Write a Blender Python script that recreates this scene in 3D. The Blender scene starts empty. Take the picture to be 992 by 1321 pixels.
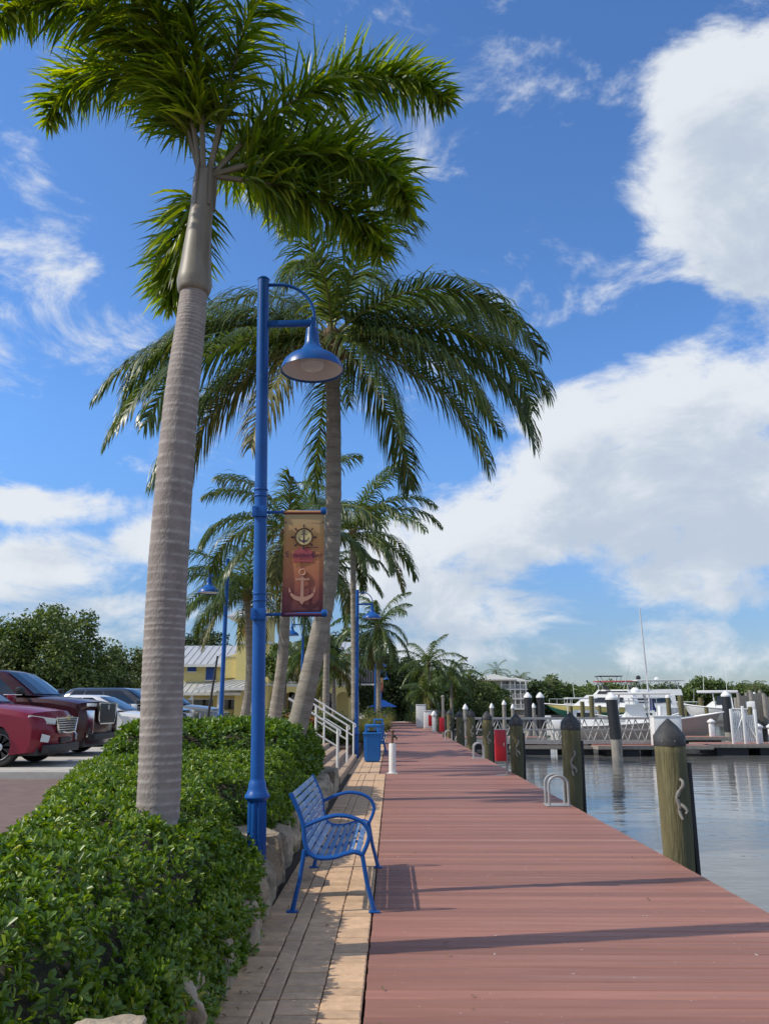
import bpy, bmesh, math, random
import numpy as np
from mathutils import Vector, Matrix

R = math.radians
random.seed(7)
scene = bpy.context.scene
col = scene.collection

# ---------------------------------------------------------------- camera
TILT, YAW, EYE = 13.47, 0.53, 1.6
cam_d = bpy.data.cameras.new('camera')
cam_d.sensor_fit = 'VERTICAL'; cam_d.sensor_height = 36; cam_d.sensor_width = 27
cam_d.lens = 28.615; cam_d.clip_start = 0.05; cam_d.clip_end = 6000
cam = bpy.data.objects.new('camera', cam_d); col.objects.link(cam)
cam.location = (0, 0, EYE); cam.rotation_euler = (R(90 + TILT), 0, R(YAW))
scene.camera = cam

_f = 1050.0; _t = R(TILT); _y = R(YAW)
FW = np.array([-math.sin(_y)*math.cos(_t), math.cos(_y)*math.cos(_t), math.sin(_t)])
RT = np.array([math.cos(_y), math.sin(_y), 0.0]); UP = np.cross(RT, FW)
def ray(px, py): return FW + RT*(px-496)/_f - UP*(py-660.5)/_f
def at(px, py, Y):                       # survey point: a bearing measured in the photo, taken at distance Y
    d = ray(px, py); v = np.array([0, 0, EYE]) + d*(Y/d[1]); return Vector(v.tolist())
def gx(px, Y): return at(px, 912, Y).x
def gz(py, Y, px=506): return at(px, py, Y).z

# ---------------------------------------------------------------- light
SUN_DIR = Vector((-1.0, -0.2, 0.92)).normalized()     # towards the sun
sun_d = bpy.data.lights.new('sun', 'SUN'); sun_d.energy = 4.0; sun_d.angle = R(0.53); sun_d.color = (1, 0.92, 0.79)
sun = bpy.data.objects.new('sun', sun_d); col.objects.link(sun)
sun.rotation_euler = (-SUN_DIR).to_track_quat('-Z', 'Y').to_euler(); sun.location = (-20, -4, 30)
scene.view_settings.view_transform = 'Standard'; scene.view_settings.look = 'None'
scene.view_settings.exposure = 0.0; scene.view_settings.gamma = 1.0
scene.cycles.use_denoising = True
scene.cycles.max_bounces = 6; scene.cycles.transparent_max_bounces = 6
scene.cycles.sample_clamp_indirect = 6

world = bpy.data.worlds.new('World'); scene.world = world; world.use_nodes = True
wt = world.node_tree; wt.nodes.clear()
SKY_STRENGTH = 0.13
def cloud_group():
    g = bpy.data.node_groups.new('cloud_field', 'ShaderNodeTree')
    g.interface.new_socket('Vector', in_out='INPUT', socket_type='NodeSocketVector')
    g.interface.new_socket('Field', in_out='OUTPUT', socket_type='NodeSocketFloat')
    N, L = g.nodes, g.links
    gi = N.new('NodeGroupInput'); go = N.new('NodeGroupOutput')
    # px, py, rx, ry, weight : cloud masses by bearing
    blobs = [(930,170,115,150,.95),(975,290,120,90,.9),(985,70,60,70,.7),(790,130,28,36,.22),
             (870,545,130,100,.85),(735,545,80,60,.62),(950,640,130,120,.85),(800,640,190,110,.85),
             (640,690,150,70,.8),(540,740,130,70,.7),(900,740,140,70,.6),(620,790,150,50,.5),
             (60,345,105,80,.33),(35,220,40,60,.31),(165,420,80,48,.31),(80,510,75,28,.30),
             (60,650,125,30,.62),(30,735,120,50,.66),(185,690,40,40,.5),(120,800,130,40,.5),
             (560,845,120,26,.5),(860,835,200,50,.5),(650,8,40,15,.2),(-120,420,130,240,.36),(1150,500,160,420,.7)]
    acc = None
    for (px, py, rx, ry, w) in blobs:
        d = ray(px, py); ln = float(np.linalg.norm(d)); c = d/ln
        a = RT; b = np.cross(a, c); b = -b/np.linalg.norm(b)
        s = N.new('ShaderNodeVectorMath'); s.operation = 'SUBTRACT'; s.inputs[1].default_value = c.tolist(); L.new(gi.outputs[0], s.inputs[0])
        comps = []
        for ax, r in ((a, rx/(_f*ln)), (b, ry/(_f*ln)), (c, .5)):
            dt = N.new('ShaderNodeVectorMath'); dt.operation = 'DOT_PRODUCT'
            dt.inputs[1].default_value = (ax/r).tolist(); L.new(s.outputs[0], dt.inputs[0]); comps.append(dt)
        cb = N.new('ShaderNodeCombineXYZ')
        for k in range(3): L.new(comps[k].outputs['Value'], cb.inputs[k])
        le = N.new('ShaderNodeVectorMath'); le.operation = 'LENGTH'; L.new(cb.outputs[0], le.inputs[0])
        mr = N.new('ShaderNodeMapRange'); mr.interpolation_type = 'SMOOTHSTEP'
        mr.inputs[1].default_value = 1.5; mr.inputs[2].default_value = .25; mr.inputs[3].default_value = 0; mr.inputs[4].default_value = w
        L.new(le.outputs['Value'], mr.inputs[0])
        if acc is None: acc = mr
        else:
            m = N.new('ShaderNodeMath'); m.operation = 'SMOOTH_MAX'; m.inputs[2].default_value = .15
            L.new(acc.outputs[0], m.inputs[0]); L.new(mr.outputs[0], m.inputs[1]); acc = m
    # large scattered fields all round the sky
    mp = N.new('ShaderNodeMapping'); mp.inputs['Scale'].default_value = (1, 1, 1.7); mp.inputs['Location'].default_value = (3.1, 1.7, .4)
    L.new(gi.outputs[0], mp.inputs[0])
    n1 = N.new('ShaderNodeTexNoise'); n1.inputs['Scale'].default_value = 6.5; n1.inputs['Detail'].default_value = 7; n1.inputs['Roughness'].default_value = .64
    n1.inputs['Distortion'].default_value = .35; L.new(mp.outputs[0], n1.inputs['Vector'])
    # unseen clouds added behind the viewer, their cover set to whiten the fill light
    sp = N.new('ShaderNodeSeparateXYZ'); L.new(gi.outputs[0], sp.inputs[0])
    back = N.new('ShaderNodeMapRange'); back.inputs[1].default_value = .55; back.inputs[2].default_value = .1; back.inputs[3].default_value = 0; back.inputs[4].default_value = .64
    L.new(sp.outputs[1], back.inputs[0])
    n0 = N.new('ShaderNodeTexNoise'); n0.inputs['Scale'].default_value = 2.2; n0.inputs['Detail'].default_value = 2; L.new(mp.outputs[0], n0.inputs['Vector'])
    mb = N.new('ShaderNodeMath'); mb.operation = 'MULTIPLY'; L.new(back.outputs[0], mb.inputs[0]); L.new(n0.outputs[0], mb.inputs[1])
    ad = N.new('ShaderNodeMath'); ad.operation = 'ADD'; L.new(acc.outputs[0], ad.inputs[0]); L.new(mb.outputs[0], ad.inputs[1])
    nm = N.new('ShaderNodeMath'); nm.operation = 'MULTIPLY_ADD'; nm.inputs[1].default_value = 2.0; nm.inputs[2].default_value = -1.0
    L.new(n1.outputs[0], nm.inputs[0])
    a2 = N.new('ShaderNodeMath'); a2.operation = 'ADD'; L.new(ad.outputs[0], a2.inputs[0]); L.new(nm.outputs[0], a2.inputs[1])
    L.new(a2.outputs[0], go.inputs[0])
    return g
def build_world():
    N, L = wt.nodes, wt.links
    sky = N.new('ShaderNodeTexSky'); sky.sky_type = 'NISHITA'; sky.sun_disc = False
    sky.sun_elevation = math.asin(SUN_DIR.z); sky.sun_rotation = math.atan2(SUN_DIR.x, SUN_DIR.y)
    sky.altitude = 0; sky.air_density = 1.0; sky.dust_density = .35; sky.ozone_density = 2.5
    tint = N.new('ShaderNodeMix'); tint.data_type = 'RGBA'; tint.blend_type = 'MULTIPLY'; tint.inputs[0].default_value = 1
    tint.inputs[7].default_value = (.80, 1.16, 1.56, 1); L.new(sky.outputs[0], tint.inputs[6])
    tc = N.new('ShaderNodeTexCoord')
    sx = N.new('ShaderNodeSeparateXYZ'); L.new(tc.outputs['Generated'], sx.inputs[0])
    hz = N.new('ShaderNodeMapRange'); hz.interpolation_type = 'SMOOTHSTEP'; hz.inputs[1].default_value = -.02; hz.inputs[2].default_value = .34; L.new(sx.outputs[2], hz.inputs[0])
    tm = N.new('ShaderNodeMix'); tm.data_type = 'RGBA'; tm.inputs[6].default_value = (.52,.57,.72,1); tm.inputs[7].default_value = (.80,1.16,1.56,1); L.new(hz.outputs[0], tm.inputs[0]); L.new(tm.outputs[2], tint.inputs[7])
    g = cloud_group()
    f1 = N.new('ShaderNodeGroup'); f1.node_tree = g; L.new(tc.outputs['Generated'], f1.inputs[0])
    of = N.new('ShaderNodeVectorMath'); of.operation = 'ADD'; of.inputs[1].default_value = (-.03, 0, .055); L.new(tc.outputs['Generated'], of.inputs[0])
    f2 = N.new('ShaderNodeGroup'); f2.node_tree = g; L.new(of.outputs[0], f2.inputs[0])
    den = N.new('ShaderNodeMapRange'); den.interpolation_type = 'SMOOTHSTEP'; den.inputs[1].default_value = .19; den.inputs[2].default_value = .64
    den.inputs[4].default_value = .97; L.new(f1.outputs[0], den.inputs[0])
    shd = N.new('ShaderNodeMapRange'); shd.interpolation_type = 'SMOOTHSTEP'; shd.inputs[1].default_value = .25; shd.inputs[2].default_value = 1.0; L.new(f2.outputs[0], shd.inputs[0])
    cc = N.new('ShaderNodeMix'); cc.data_type = 'RGBA'
    k = 1/SKY_STRENGTH
    cc.inputs[6].default_value = (.80*k, .84*k, .89*k, 1); cc.inputs[7].default_value = (.53*k, .61*k, .72*k, 1)
    L.new(shd.outputs[0], cc.inputs[0])
    mx = N.new('ShaderNodeMix'); mx.data_type = 'RGBA'; L.new(den.outputs[0], mx.inputs[0]); L.new(tint.outputs[2], mx.inputs[6]); L.new(cc.outputs[2], mx.inputs[7])
    bg = N.new('ShaderNodeBackground'); bg.inputs[1].default_value = SKY_STRENGTH; L.new(mx.outputs[2], bg.inputs[0])
    out = N.new('ShaderNodeOutputWorld'); L.new(bg.outputs[0], out.inputs[0])
build_world()
world.cycles.sampling_method = "MANUAL"; world.cycles.sample_map_resolution = 256

# ---------------------------------------------------------------- helpers
MATS = {}
def sc2(N, L, tc, oi):
    m = N.new('ShaderNodeMath'); m.operation = 'MULTIPLY'; m.inputs[1].default_value = 41; L.new(oi.outputs['Random'], m.inputs[0])
    v = N.new('ShaderNodeVectorMath'); v.operation = 'ADD'; L.new(tc.outputs['Object'], v.inputs[0]); L.new(m.outputs[0], v.inputs[1]); return v.outputs[0]
def mat(name, c, rough=.6, metal=0.0, var=.12, vs=6, bump=0.0, bs=40, c2=None, obj_rand=0.0, spec=.5, coat=0, stretch=(1,1,1), detail=5, stain=None, ring=None, speck=None):
    if name in MATS: return MATS[name]
    m = bpy.data.materials.new(name); m.use_nodes = True; N, L = m.node_tree.nodes, m.node_tree.links
    b = N['Principled BSDF']; b.inputs['Roughness'].default_value = rough; b.inputs['Metallic'].default_value = metal
    b.inputs['Specular IOR Level'].default_value = spec; b.inputs['Coat Weight'].default_value = coat; b.inputs['Coat Roughness'].default_value = .06
    tc = N.new('ShaderNodeTexCoord'); mp = N.new('ShaderNodeMapping'); mp.inputs['Scale'].default_value = stretch; L.new(tc.outputs['Object'], mp.inputs[0])
    vec = mp.outputs[0]
    if obj_rand:
        oi = N.new('ShaderNodeObjectInfo'); sc = N.new('ShaderNodeVectorMath'); sc.operation = 'MULTIPLY_ADD'
        sc.inputs[1].default_value = (1,1,1); L.new(vec, sc.inputs[0])
        cbx = N.new('ShaderNodeMath'); cbx.operation = 'MULTIPLY'; cbx.inputs[1].default_value = 57; L.new(oi.outputs['Random'], cbx.inputs[0])
        L.new(cbx.outputs[0], sc.inputs[2]); vec = sc.outputs[0]
    n = N.new('ShaderNodeTexNoise'); n.inputs['Scale'].default_value = vs; n.inputs['Detail'].default_value = detail; n.inputs['Roughness'].default_value = .62; L.new(vec, n.inputs['Vector'])
    rp = N.new('ShaderNodeMapRange'); rp.inputs[1].default_value = .3; rp.inputs[2].default_value = .7; L.new(n.outputs[0], rp.inputs[0])
    mx = N.new('ShaderNodeMix'); mx.data_type = 'RGBA'; L.new(rp.outputs[0], mx.inputs[0])
    ca = [x*(1-var) for x in c]; cb = c2 if c2 else [min(1, x*(1+var)) for x in c]
    mx.inputs[6].default_value = (*ca, 1); mx.inputs[7].default_value = (*cb, 1)
    last = mx.outputs[2]
    if stain:
        n2 = N.new('ShaderNodeTexNoise'); n2.inputs['Scale'].default_value = stain[1]; n2.inputs['Detail'].default_value = 6; L.new(vec, n2.inputs['Vector'])
        r2 = N.new('ShaderNodeMapRange'); r2.inputs[1].default_value = stain[2]; r2.inputs[2].default_value = stain[2]+.12; r2.inputs[4].default_value = stain[3]; L.new(n2.outputs[0], r2.inputs[0])
        m2 = N.new('ShaderNodeMix'); m2.data_type = 'RGBA'; L.new(r2.outputs[0], m2.inputs[0]); L.new(last, m2.inputs[6]); m2.inputs[7].default_value = (*stain[0], 1); last = m2.outputs[2]
    if speck:
        n5 = N.new('ShaderNodeTexNoise'); n5.inputs['Scale'].default_value = speck[1]; n5.inputs['Detail'].default_value = 2; L.new(tc.outputs['Object'] if not obj_rand else sc2(N, L, tc, oi), n5.inputs['Vector'])
        r5 = N.new('ShaderNodeMapRange'); r5.inputs[1].default_value = speck[2]; r5.inputs[2].default_value = speck[2]+.02; r5.inputs[4].default_value = .8; L.new(n5.outputs[0], r5.inputs[0])
        m5 = N.new('ShaderNodeMix'); m5.data_type = 'RGBA'; L.new(r5.outputs[0], m5.inputs[0]); L.new(last, m5.inputs[6]); m5.inputs[7].default_value = (*speck[0], 1); last = m5.outputs[2]
    if ring:
        at_ = N.new('ShaderNodeAttribute'); at_.attribute_name = 'ring'
        m4 = N.new('ShaderNodeMix'); m4.data_type = 'RGBA'; L.new(at_.outputs['Fac'], m4.inputs[0]); L.new(last, m4.inputs[6]); m4.inputs[7].default_value = (*ring, 1); last = m4.outputs[2]
    if obj_rand:
        mr = N.new('ShaderNodeMapRange'); mr.inputs[3].default_value = 1-obj_rand; mr.inputs[4].default_value = 1+obj_rand; L.new(oi.outputs['Random'], mr.inputs[0])
        vm = N.new('ShaderNodeVectorMath'); vm.operation = 'SCALE'; L.new(last, vm.inputs[0]); L.new(mr.outputs[0], vm.inputs['Scale']); last = vm.outputs[0]
    L.new(last, b.inputs['Base Color'])
    if bump:
        n3 = N.new('ShaderNodeTexNoise'); n3.inputs['Scale'].default_value = bs; n3.inputs['Detail'].default_value = 6; L.new(vec, n3.inputs['Vector'])
        bp = N.new('ShaderNodeBump'); bp.inputs['Strength'].default_value = bump; bp.inputs['Distance'].default_value = .02; L.new(n3.outputs[0], bp.inputs['Height']); L.new(bp.outputs[0], b.inputs['Normal'])
    MATS[name] = m; return m
def leafmat(name, cols, rough=.42, trans=.3, tcol=None, spec=.5):
    m = bpy.data.materials.new(name); m.use_nodes = True; N, L = m.node_tree.nodes, m.node_tree.links
    b = N['Principled BSDF']; b.inputs['Roughness'].default_value = rough; b.inputs['Specular IOR Level'].default_value = spec
    g = N.new('ShaderNodeNewGeometry'); cr = N.new('ShaderNodeValToRGB'); els = cr.color_ramp.elements
    els[0].position = 0; els[1].position = 1
    for i, (p, c) in enumerate(cols):
        e = els[i] if i < 2 else els.new(p)
        e.position = p; e.color = (*c, 1)
    L.new(g.outputs['Random Per Island'], cr.inputs[0]); L.new(cr.outputs[0], b.inputs['Base Color'])
    tr = N.new('ShaderNodeBsdfTranslucent')
    hs = N.new('ShaderNodeHueSaturation'); hs.inputs['Saturation'].default_value = 1.15; hs.inputs['Value'].default_value = 1.9; hs.inputs['Hue'].default_value = .485
    L.new(cr.outputs[0], hs.inputs['Color']); L.new(hs.outputs[0], tr.inputs[0])
    ms = N.new('ShaderNodeMixShader'); ms.inputs[0].default_value = trans; L.new(b.outputs[0], ms.inputs[1]); L.new(tr.outputs[0], ms.inputs[2])
    L.new(ms.outputs[0], N['Material Output'].inputs[0]); MATS[name] = m; return m

class MB:
    def __init__(s): s.v = []; s.f = []
    def add(s, vs, fs):
        o = len(s.v); s.v += [tuple(p) for p in vs]; s.f += [tuple(i+o for i in f) for f in fs]; return s
    def box(s, x0, x1, y0, y1, z0, z1, b=0, M=None):
        if b:
            bm = bmesh.new(); bmesh.ops.create_cube(bm, size=1)
            for v in bm.verts: v.co = Vector(((x0+x1)/2+v.co.x*(x1-x0), (y0+y1)/2+v.co.y*(y1-y0), (z0+z1)/2+v.co.z*(z1-z0)))
            bmesh.ops.bevel(bm, geom=bm.edges[:], offset=b, segments=2, affect='EDGES', profile=.6)
            bm.verts.index_update(); vs = [v.co.copy() for v in bm.verts]; fs = [[v.index for v in f.verts] for f in bm.faces]; bm.free()
        else:
            vs = [Vector(p) for p in ((x0,y0,z0),(x1,y0,z0),(x1,y1,z0),(x0,y1,z0),(x0,y0,z1),(x1,y0,z1),(x1,y1,z1),(x0,y1,z1))]
            fs = [(0,3,2,1),(4,5,6,7),(0,1,5,4),(1,2,6,5),(2,3,7,6),(3,0,4,7)]
        if M: vs = [M @ v for v in vs]
        return s.add(vs, fs)
    def tube(s, pts, r, n=10, cap=True, flat=1.0):
        pts = [Vector(p) for p in pts]; m = len(pts)
        rs = r if isinstance(r, (list, tuple, np.ndarray)) else [r]*m
        t0 = (pts[1]-pts[0]).normalized(); a = Vector((0,0,1)) if abs(t0.z) < .9 else Vector((1,0,0))
        u = t0.cross(a).normalized(); vs = []; fs = []
        for i, p in enumerate(pts):
            t = (pts[min(i+1,m-1)]-pts[max(i-1,0)]).normalized(); u = (u-t*u.dot(t)).normalized(); w = t.cross(u)
            for k in range(n):
                an = 2*math.pi*k/n; vs.append(p+u*(math.cos(an)*rs[i])+w*(math.sin(an)*rs[i]*flat))
        for i in range(m-1):
            for k in range(n): fs.append((i*n+k, i*n+(k+1)%n, (i+1)*n+(k+1)%n, (i+1)*n+k))
        if cap: fs.append(tuple(range(n-1,-1,-1))); fs.append(tuple((m-1)*n+k for k in range(n)))
        return s.add(vs, fs)
    def lathe(s, prof, c=(0,0,0), n=20, capb=True, capt=True, M=None):
        vs = []; fs = []; m = len(prof)
        for (r, z) in prof:
            for k in range(n): a = 2*math.pi*k/n; vs.append(Vector((c[0]+r*math.cos(a), c[1]+r*math.sin(a), c[2]+z)))
        for i in range(m-1):
            for k in range(n): fs.append((i*n+k, i*n+(k+1)%n, (i+1)*n+(k+1)%n, (i+1)*n+k))
        if capb: fs.append(tuple(range(n-1,-1,-1)))
        if capt: fs.append(tuple((m-1)*n+k for k in range(n)))
        if M: vs = [M @ v for v in vs]
        return s.add(vs, fs)
    def poly(s, pts, d):                # a flat outline given a thickness vector
        n = len(pts); p = [Vector(q) for q in pts]; d = Vector(d)
        fs = [tuple(range(n)), tuple(range(2*n-1, n-1, -1))] + [(k, k+n, (k+1)%n+n, (k+1)%n) for k in range(n)]
        return s.add(p+[q+d for q in p], fs)
    def build(s, name, m, parent=None, smooth=True, angle=40):
        me = bpy.data.meshes.new(name); me.from_pydata([tuple(v) for v in s.v], [], s.f); me.update()
        bm = bmesh.new(); bm.from_mesh(me); bmesh.ops.recalc_face_normals(bm, faces=bm.faces[:]); bm.to_mesh(me); bm.free()
        return mesh_obj(name, me, m, parent, smooth, angle)
def mesh_obj(name, me, m, parent=None, smooth=True, angle=40):
    if m is not None and not me.materials: me.materials.append(MATS[m] if isinstance(m, str) else m)
    if smooth:
        me.polygons.foreach_set('use_smooth', [True]*len(me.polygons))
        if angle < 180: me.set_sharp_from_angle(angle=R(angle))
    o = bpy.data.objects.new(name, me); col.objects.link(o)
    if parent: o.parent = parent
    return o
def npmesh(name, V, Fs, m, parent=None, smooth=False):
    # V (n,3); Fs list of index arrays (k,3) or (k,4)
    me = bpy.data.meshes.new(name); me.vertices.add(len(V)); me.vertices.foreach_set('co', np.asarray(V, np.float32).ravel())
    loops = np.concatenate([f.ravel() for f in Fs]); tot = np.concatenate([np.full(len(f), f.shape[1]) for f in Fs])
    me.loops.add(len(loops)); me.loops.foreach_set('vertex_index', loops.astype(np.int32))
    me.polygons.add(len(tot)); st = np.concatenate([[0], np.cumsum(tot)[:-1]])
    me.polygons.foreach_set('loop_start', st.astype(np.int32)); me.polygons.foreach_set('loop_total', tot.astype(np.int32))
    me.update(calc_edges=True); me.validate()
    return mesh_obj(name, me, m, parent, smooth, 180)
def tag(o, label=None, cat=None, group=None, kind=None):
    if label: o['label'] = label
    if cat: o['category'] = cat
    if group: o['group'] = group
    if kind: o['kind'] = kind
    return o
def thing(name, label, cat, loc=(0,0,0), rz=0, group=None):
    o = bpy.data.objects.new(name, None); col.objects.link(o); o.location = loc; o.rotation_euler = (0,0,rz); o.empty_display_size = .1
    return tag(o, label, cat, group)
def link_copy(o, parent=None, **kw):
    c = o.copy(); col.objects.link(c)
    if parent: c.parent = parent
    return c
KIDS = {}
def copy_tree(o, parent=None):
    kids = [c for c in col.objects if c.parent == o]
    c = link_copy(o, parent)
    for k in kids: copy_tree(k, c)
    return c
def structure(o): o['kind'] = 'structure'; return o
def nrm(a): return a/np.maximum(np.linalg.norm(a, axis=-1, keepdims=True), 1e-9)

# ---------------------------------------------------------------- materials
mat('deck', (.295,.134,.097), .62, var=.13, vs=3.5, bump=.12, bs=90, obj_rand=.19, stretch=(.35,5,1), stain=((.40,.27,.23), 1.1, .60, .35), speck=((.62,.56,.52), 26, .745))
mat('deck_dark', (.03,.02,.017), .8)
mat('paver', (.55,.365,.225), .85, var=.16, vs=14, bump=.25, bs=120, obj_rand=.15, stain=((.30,.21,.14), 5, .60, .5))
mat('joint', (.05,.036,.028), .95, var=.3, vs=60)
mat('mulch', (.10,.06,.04), .95, var=.5, vs=30, bump=.8, bs=60)
mat('soil', (.16,.12,.085), .95, var=.3, vs=3)
mat('asphalt', (.20,.19,.18), .9, var=.2, vs=4, bump=.1, bs=200)
mat('concrete', (.46,.43,.38), .85, var=.14, vs=3, bump=.15, bs=80, stain=((.25,.23,.2), 1.2, .58, .4))
mat('brownpave', (.17,.11,.09), .85, var=.2, vs=5, bump=.2, bs=90)
mat('tanstep', (.40,.285,.20), .85, var=.12, vs=7, bump=.2, bs=60)
mat('limestone', (.36,.28,.185), .9, var=.3, vs=5, bump=1.0, bs=22, c2=(.50,.41,.29), stain=((.12,.095,.065), 3.5, .52, .75))
mat('blue', (.012,.092,.34), .33, var=.10, vs=5, spec=.3, bump=.03, bs=90, stain=((.10,.20,.36), 7, .66, .45))
mat('blue_slat', (.07,.19,.42), .42, var=.25, vs=10, stain=((.25,.33,.43), 4, .48, .75))
mat('blue_plastic', (.02,.17,.50), .42, spec=.35, var=.08)
mat('white_paint', (.74,.74,.71), .5, var=.05, stain=((.45,.43,.38), 3, .66, .35))
mat('white_gel', (.78,.78,.76), .25, var=.03)
mat('hookmetal', (.20,.19,.165), .7, metal=.2, var=.2)
mat('galv', (.30,.30,.29), .5, metal=.5, var=.12)
mat('alu', (.62,.62,.61), .45, metal=.35, var=.08)
mat('alu_grey', (.34,.335,.33), .6, metal=.2, var=.12)
mat('greywood', (.26,.24,.21), .9, var=.25, vs=9, stretch=(2,2,.4), bump=.4, bs=30)
mat('pile', (.125,.105,.045), .85, var=.35, vs=5, stretch=(3,3,.35), bump=.9, bs=18, c2=(.17,.155,.072), stain=((.065,.075,.045), 1.4, .5, .7))
mat('pilecap', (.038,.039,.04), .65, var=.4, vs=9, stain=((.12,.11,.10), 8, .62, .4))
mat('rubber', (.012,.013,.018), .6)
mat('blacksleeve', (.02,.022,.026), .5, var=.3)
mat('redbox', (.42,.012,.022), .38, var=.06)
mat('iron', (.02,.02,.022), .5)
mat('trunk_fox', (.245,.205,.183), .85, var=.16, vs=4, stretch=(2,2,1.2), bump=.4, bs=26, c2=(.325,.28,.25), stain=((.23,.19,.165), 2.2, .55, .55), ring=(.50,.455,.41))
mat('ringscar', (.47,.43,.39), .9, var=.2, vs=12)
mat('shaft', (.225,.19,.145), .5, var=.25, vs=3, stretch=(3,3,.6), c2=(.27,.24,.175), stain=((.16,.125,.09), 4, .54, .55))
mat('trunk_coco', (.25,.215,.17), .92, var=.25, vs=6, stretch=(1,1,6), bump=.8, bs=18, c2=(.33,.29,.235), stain=((.14,.12,.09), 2.0, .56, .6), ring=(.38,.34,.28))
mat('bark', (.10,.08,.06), .95, var=.3, vs=8, bump=.6, bs=20)
mat('rachis', (.20,.22,.06), .5, var=.15)
mat('rachis_fox', (.20,.17,.11), .55, var=.2)
mat('husk', (.14,.09,.05), .9, var=.4, vs=20, bump=.6)
leafmat('leaf_fox', [(0,(.06,.115,.014)),(1,(.32,.37,.045)),(.5,(.125,.20,.024)),(.8,(.21,.285,.032))], .4, .5)
leafmat('leaf_coco', [(0,(.035,.066,.015)),(1,(.20,.20,.055)),(.5,(.065,.105,.024)),(.85,(.11,.15,.036))], .36, .34)
leafmat('leaf_old', [(0,(.08,.09,.025)),(1,(.22,.18,.05)),(.5,(.13,.135,.035))], .5, .3)
leafmat('leaf_dead', [(0,(.12,.085,.045)),(1,(.24,.18,.10))], .8, .2)
leafmat('leaf_hedge', [(0,(.06,.115,.018)),(1,(.32,.33,.06)),(.45,(.105,.195,.026)),(.8,(.165,.265,.036)),(.95,(.24,.315,.042))], .38, .3)
leafmat('leaf_hedge_far', [(0,(.05,.11,.016)),(1,(.19,.28,.04)),(.5,(.09,.175,.024))], .38, .28)
leafmat('leaf_tree', [(0,(.045,.075,.016)),(1,(.15,.195,.045)),(.5,(.08,.125,.026))], .5, .25)
leafmat('leaf_tree_dark', [(0,(.022,.042,.012)),(1,(.08,.115,.028)),(.5,(.042,.072,.018))], .5, .2)
leafmat('leaf_tree_olive', [(0,(.055,.08,.022)),(1,(.16,.195,.05)),(.5,(.095,.13,.036))], .5, .25)
leafmat('leaf_grass', [(0,(.12,.13,.03)),(1,(.30,.28,.09)),(.5,(.19,.2,.055))], .5, .3)
leafmat('leaf_red', [(0,(.25,.02,.015)),(1,(.4,.10,.04)),(.5,(.10,.12,.03))], .5, .2)
leafmat('leaf_bronze', [(0,(.06,.035,.02)),(1,(.16,.10,.04)),(.5,(.09,.07,.03))], .45, .2)
mat('yellow', (.68,.56,.22), .8, var=.05, bump=.05, bs=60)
mat('trimwhite', (.66,.65,.60), .6, var=.05)
mat('metalroof', (.52,.52,.50), .4, metal=.2, var=.08, vs=2)
mat('shutter', (.02,.07,.26), .6)
mat('darkin', (.03,.03,.032), .7)
mat('rubberwheel', (.015,.015,.016), .75)
mat('glass_dark', (.012,.014,.017), .06, var=0, spec=.8)
mat('chrome', (.75,.75,.76), .16, metal=1, var=.02)
mat('rimsilver', (.55,.55,.57), .3, metal=.6, var=.04)
mat('lamp_glass', (.70,.72,.74), .12, var=.04)
mat('black_trim', (.018,.018,.02), .5)
mat('paint_red', (.20,.005,.024), .4, var=.03, coat=.35, spec=.35)
mat('paint_maroon', (.038,.003,.006), .35, var=.03, coat=.4, spec=.35)
mat('paint_white', (.72,.72,.71), .3, var=.02, coat=.8)
mat('paint_charcoal', (.03,.033,.04), .25, var=.03, coat=1)
mat('paint_grey', (.20,.21,.22), .3, metal=.3, var=.03, coat=.8)
mat('hull_beige', (.36,.31,.27), .35, var=.05)
mat('hull_yellow', (.66,.58,.22), .35, var=.05)
mat('hull_green', (.03,.20,.14), .4, var=.08)
mat('hull_blue', (.22,.25,.33), .35, var=.05)
mat('canvas_blue', (.02,.03,.12), .8)
mat('canvas_red', (.42,.12,.10), .8)
mat('canvas_umbrella', (.03,.16,.55), .7)
mat('house_cream', (.62,.60,.50), .75, var=.05)
mat('house_roof', (.46,.45,.40), .7, var=.08)
# ---------------------------------------------------------------- the setting
LOT, WATER = .5, -.8
def water_mat():
    m = bpy.data.materials.new('water'); m.use_nodes = True; N, L = m.node_tree.nodes, m.node_tree.links
    b = N['Principled BSDF']; b.inputs['Base Color'].default_value = (.15,.15,.138,1); b.inputs['Roughness'].default_value = .06; b.inputs['IOR'].default_value = 1.33
    tc = N.new('ShaderNodeTexCoord'); prev = None
    for sc, st, ds in ((.45,(1,2.2,1),.03),(2.2,(1,1.8,1),.007),(9,(1,1.3,1),.0012)):
        mp = N.new('ShaderNodeMapping'); mp.inputs['Scale'].default_value = st; L.new(tc.outputs['Object'], mp.inputs[0])
        n = N.new('ShaderNodeTexNoise'); n.inputs['Scale'].default_value = sc; n.inputs['Detail'].default_value = 3; n.inputs['Distortion'].default_value = .5; L.new(mp.outputs[0], n.inputs['Vector'])
        bp = N.new('ShaderNodeBump'); bp.inputs['Strength'].default_value = .8; bp.inputs['Distance'].default_value = ds; L.new(n.outputs[0], bp.inputs['Height'])
        if prev: L.new(prev.outputs[0], bp.inputs['Normal'])
        prev = bp
    L.new(prev.outputs[0], b.inputs['Normal']); MATS['water'] = m
water_mat()
def sheet(name, pts, z, m):
    o = MB().add([(x, y, z) for x, y in pts], [tuple(range(len(pts)))]).build(name, m, None, False); return structure(o)
sheet('ground', [(-2500,-2500),(2500,-2500),(2500,2500),(-2500,2500)], -3.0, 'soil')
sheet('water', [(2.6,-400),(2500,-400),(2500,2400),(-300,2400),(-300,125),(2.6,125)], WATER, 'water')
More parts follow.
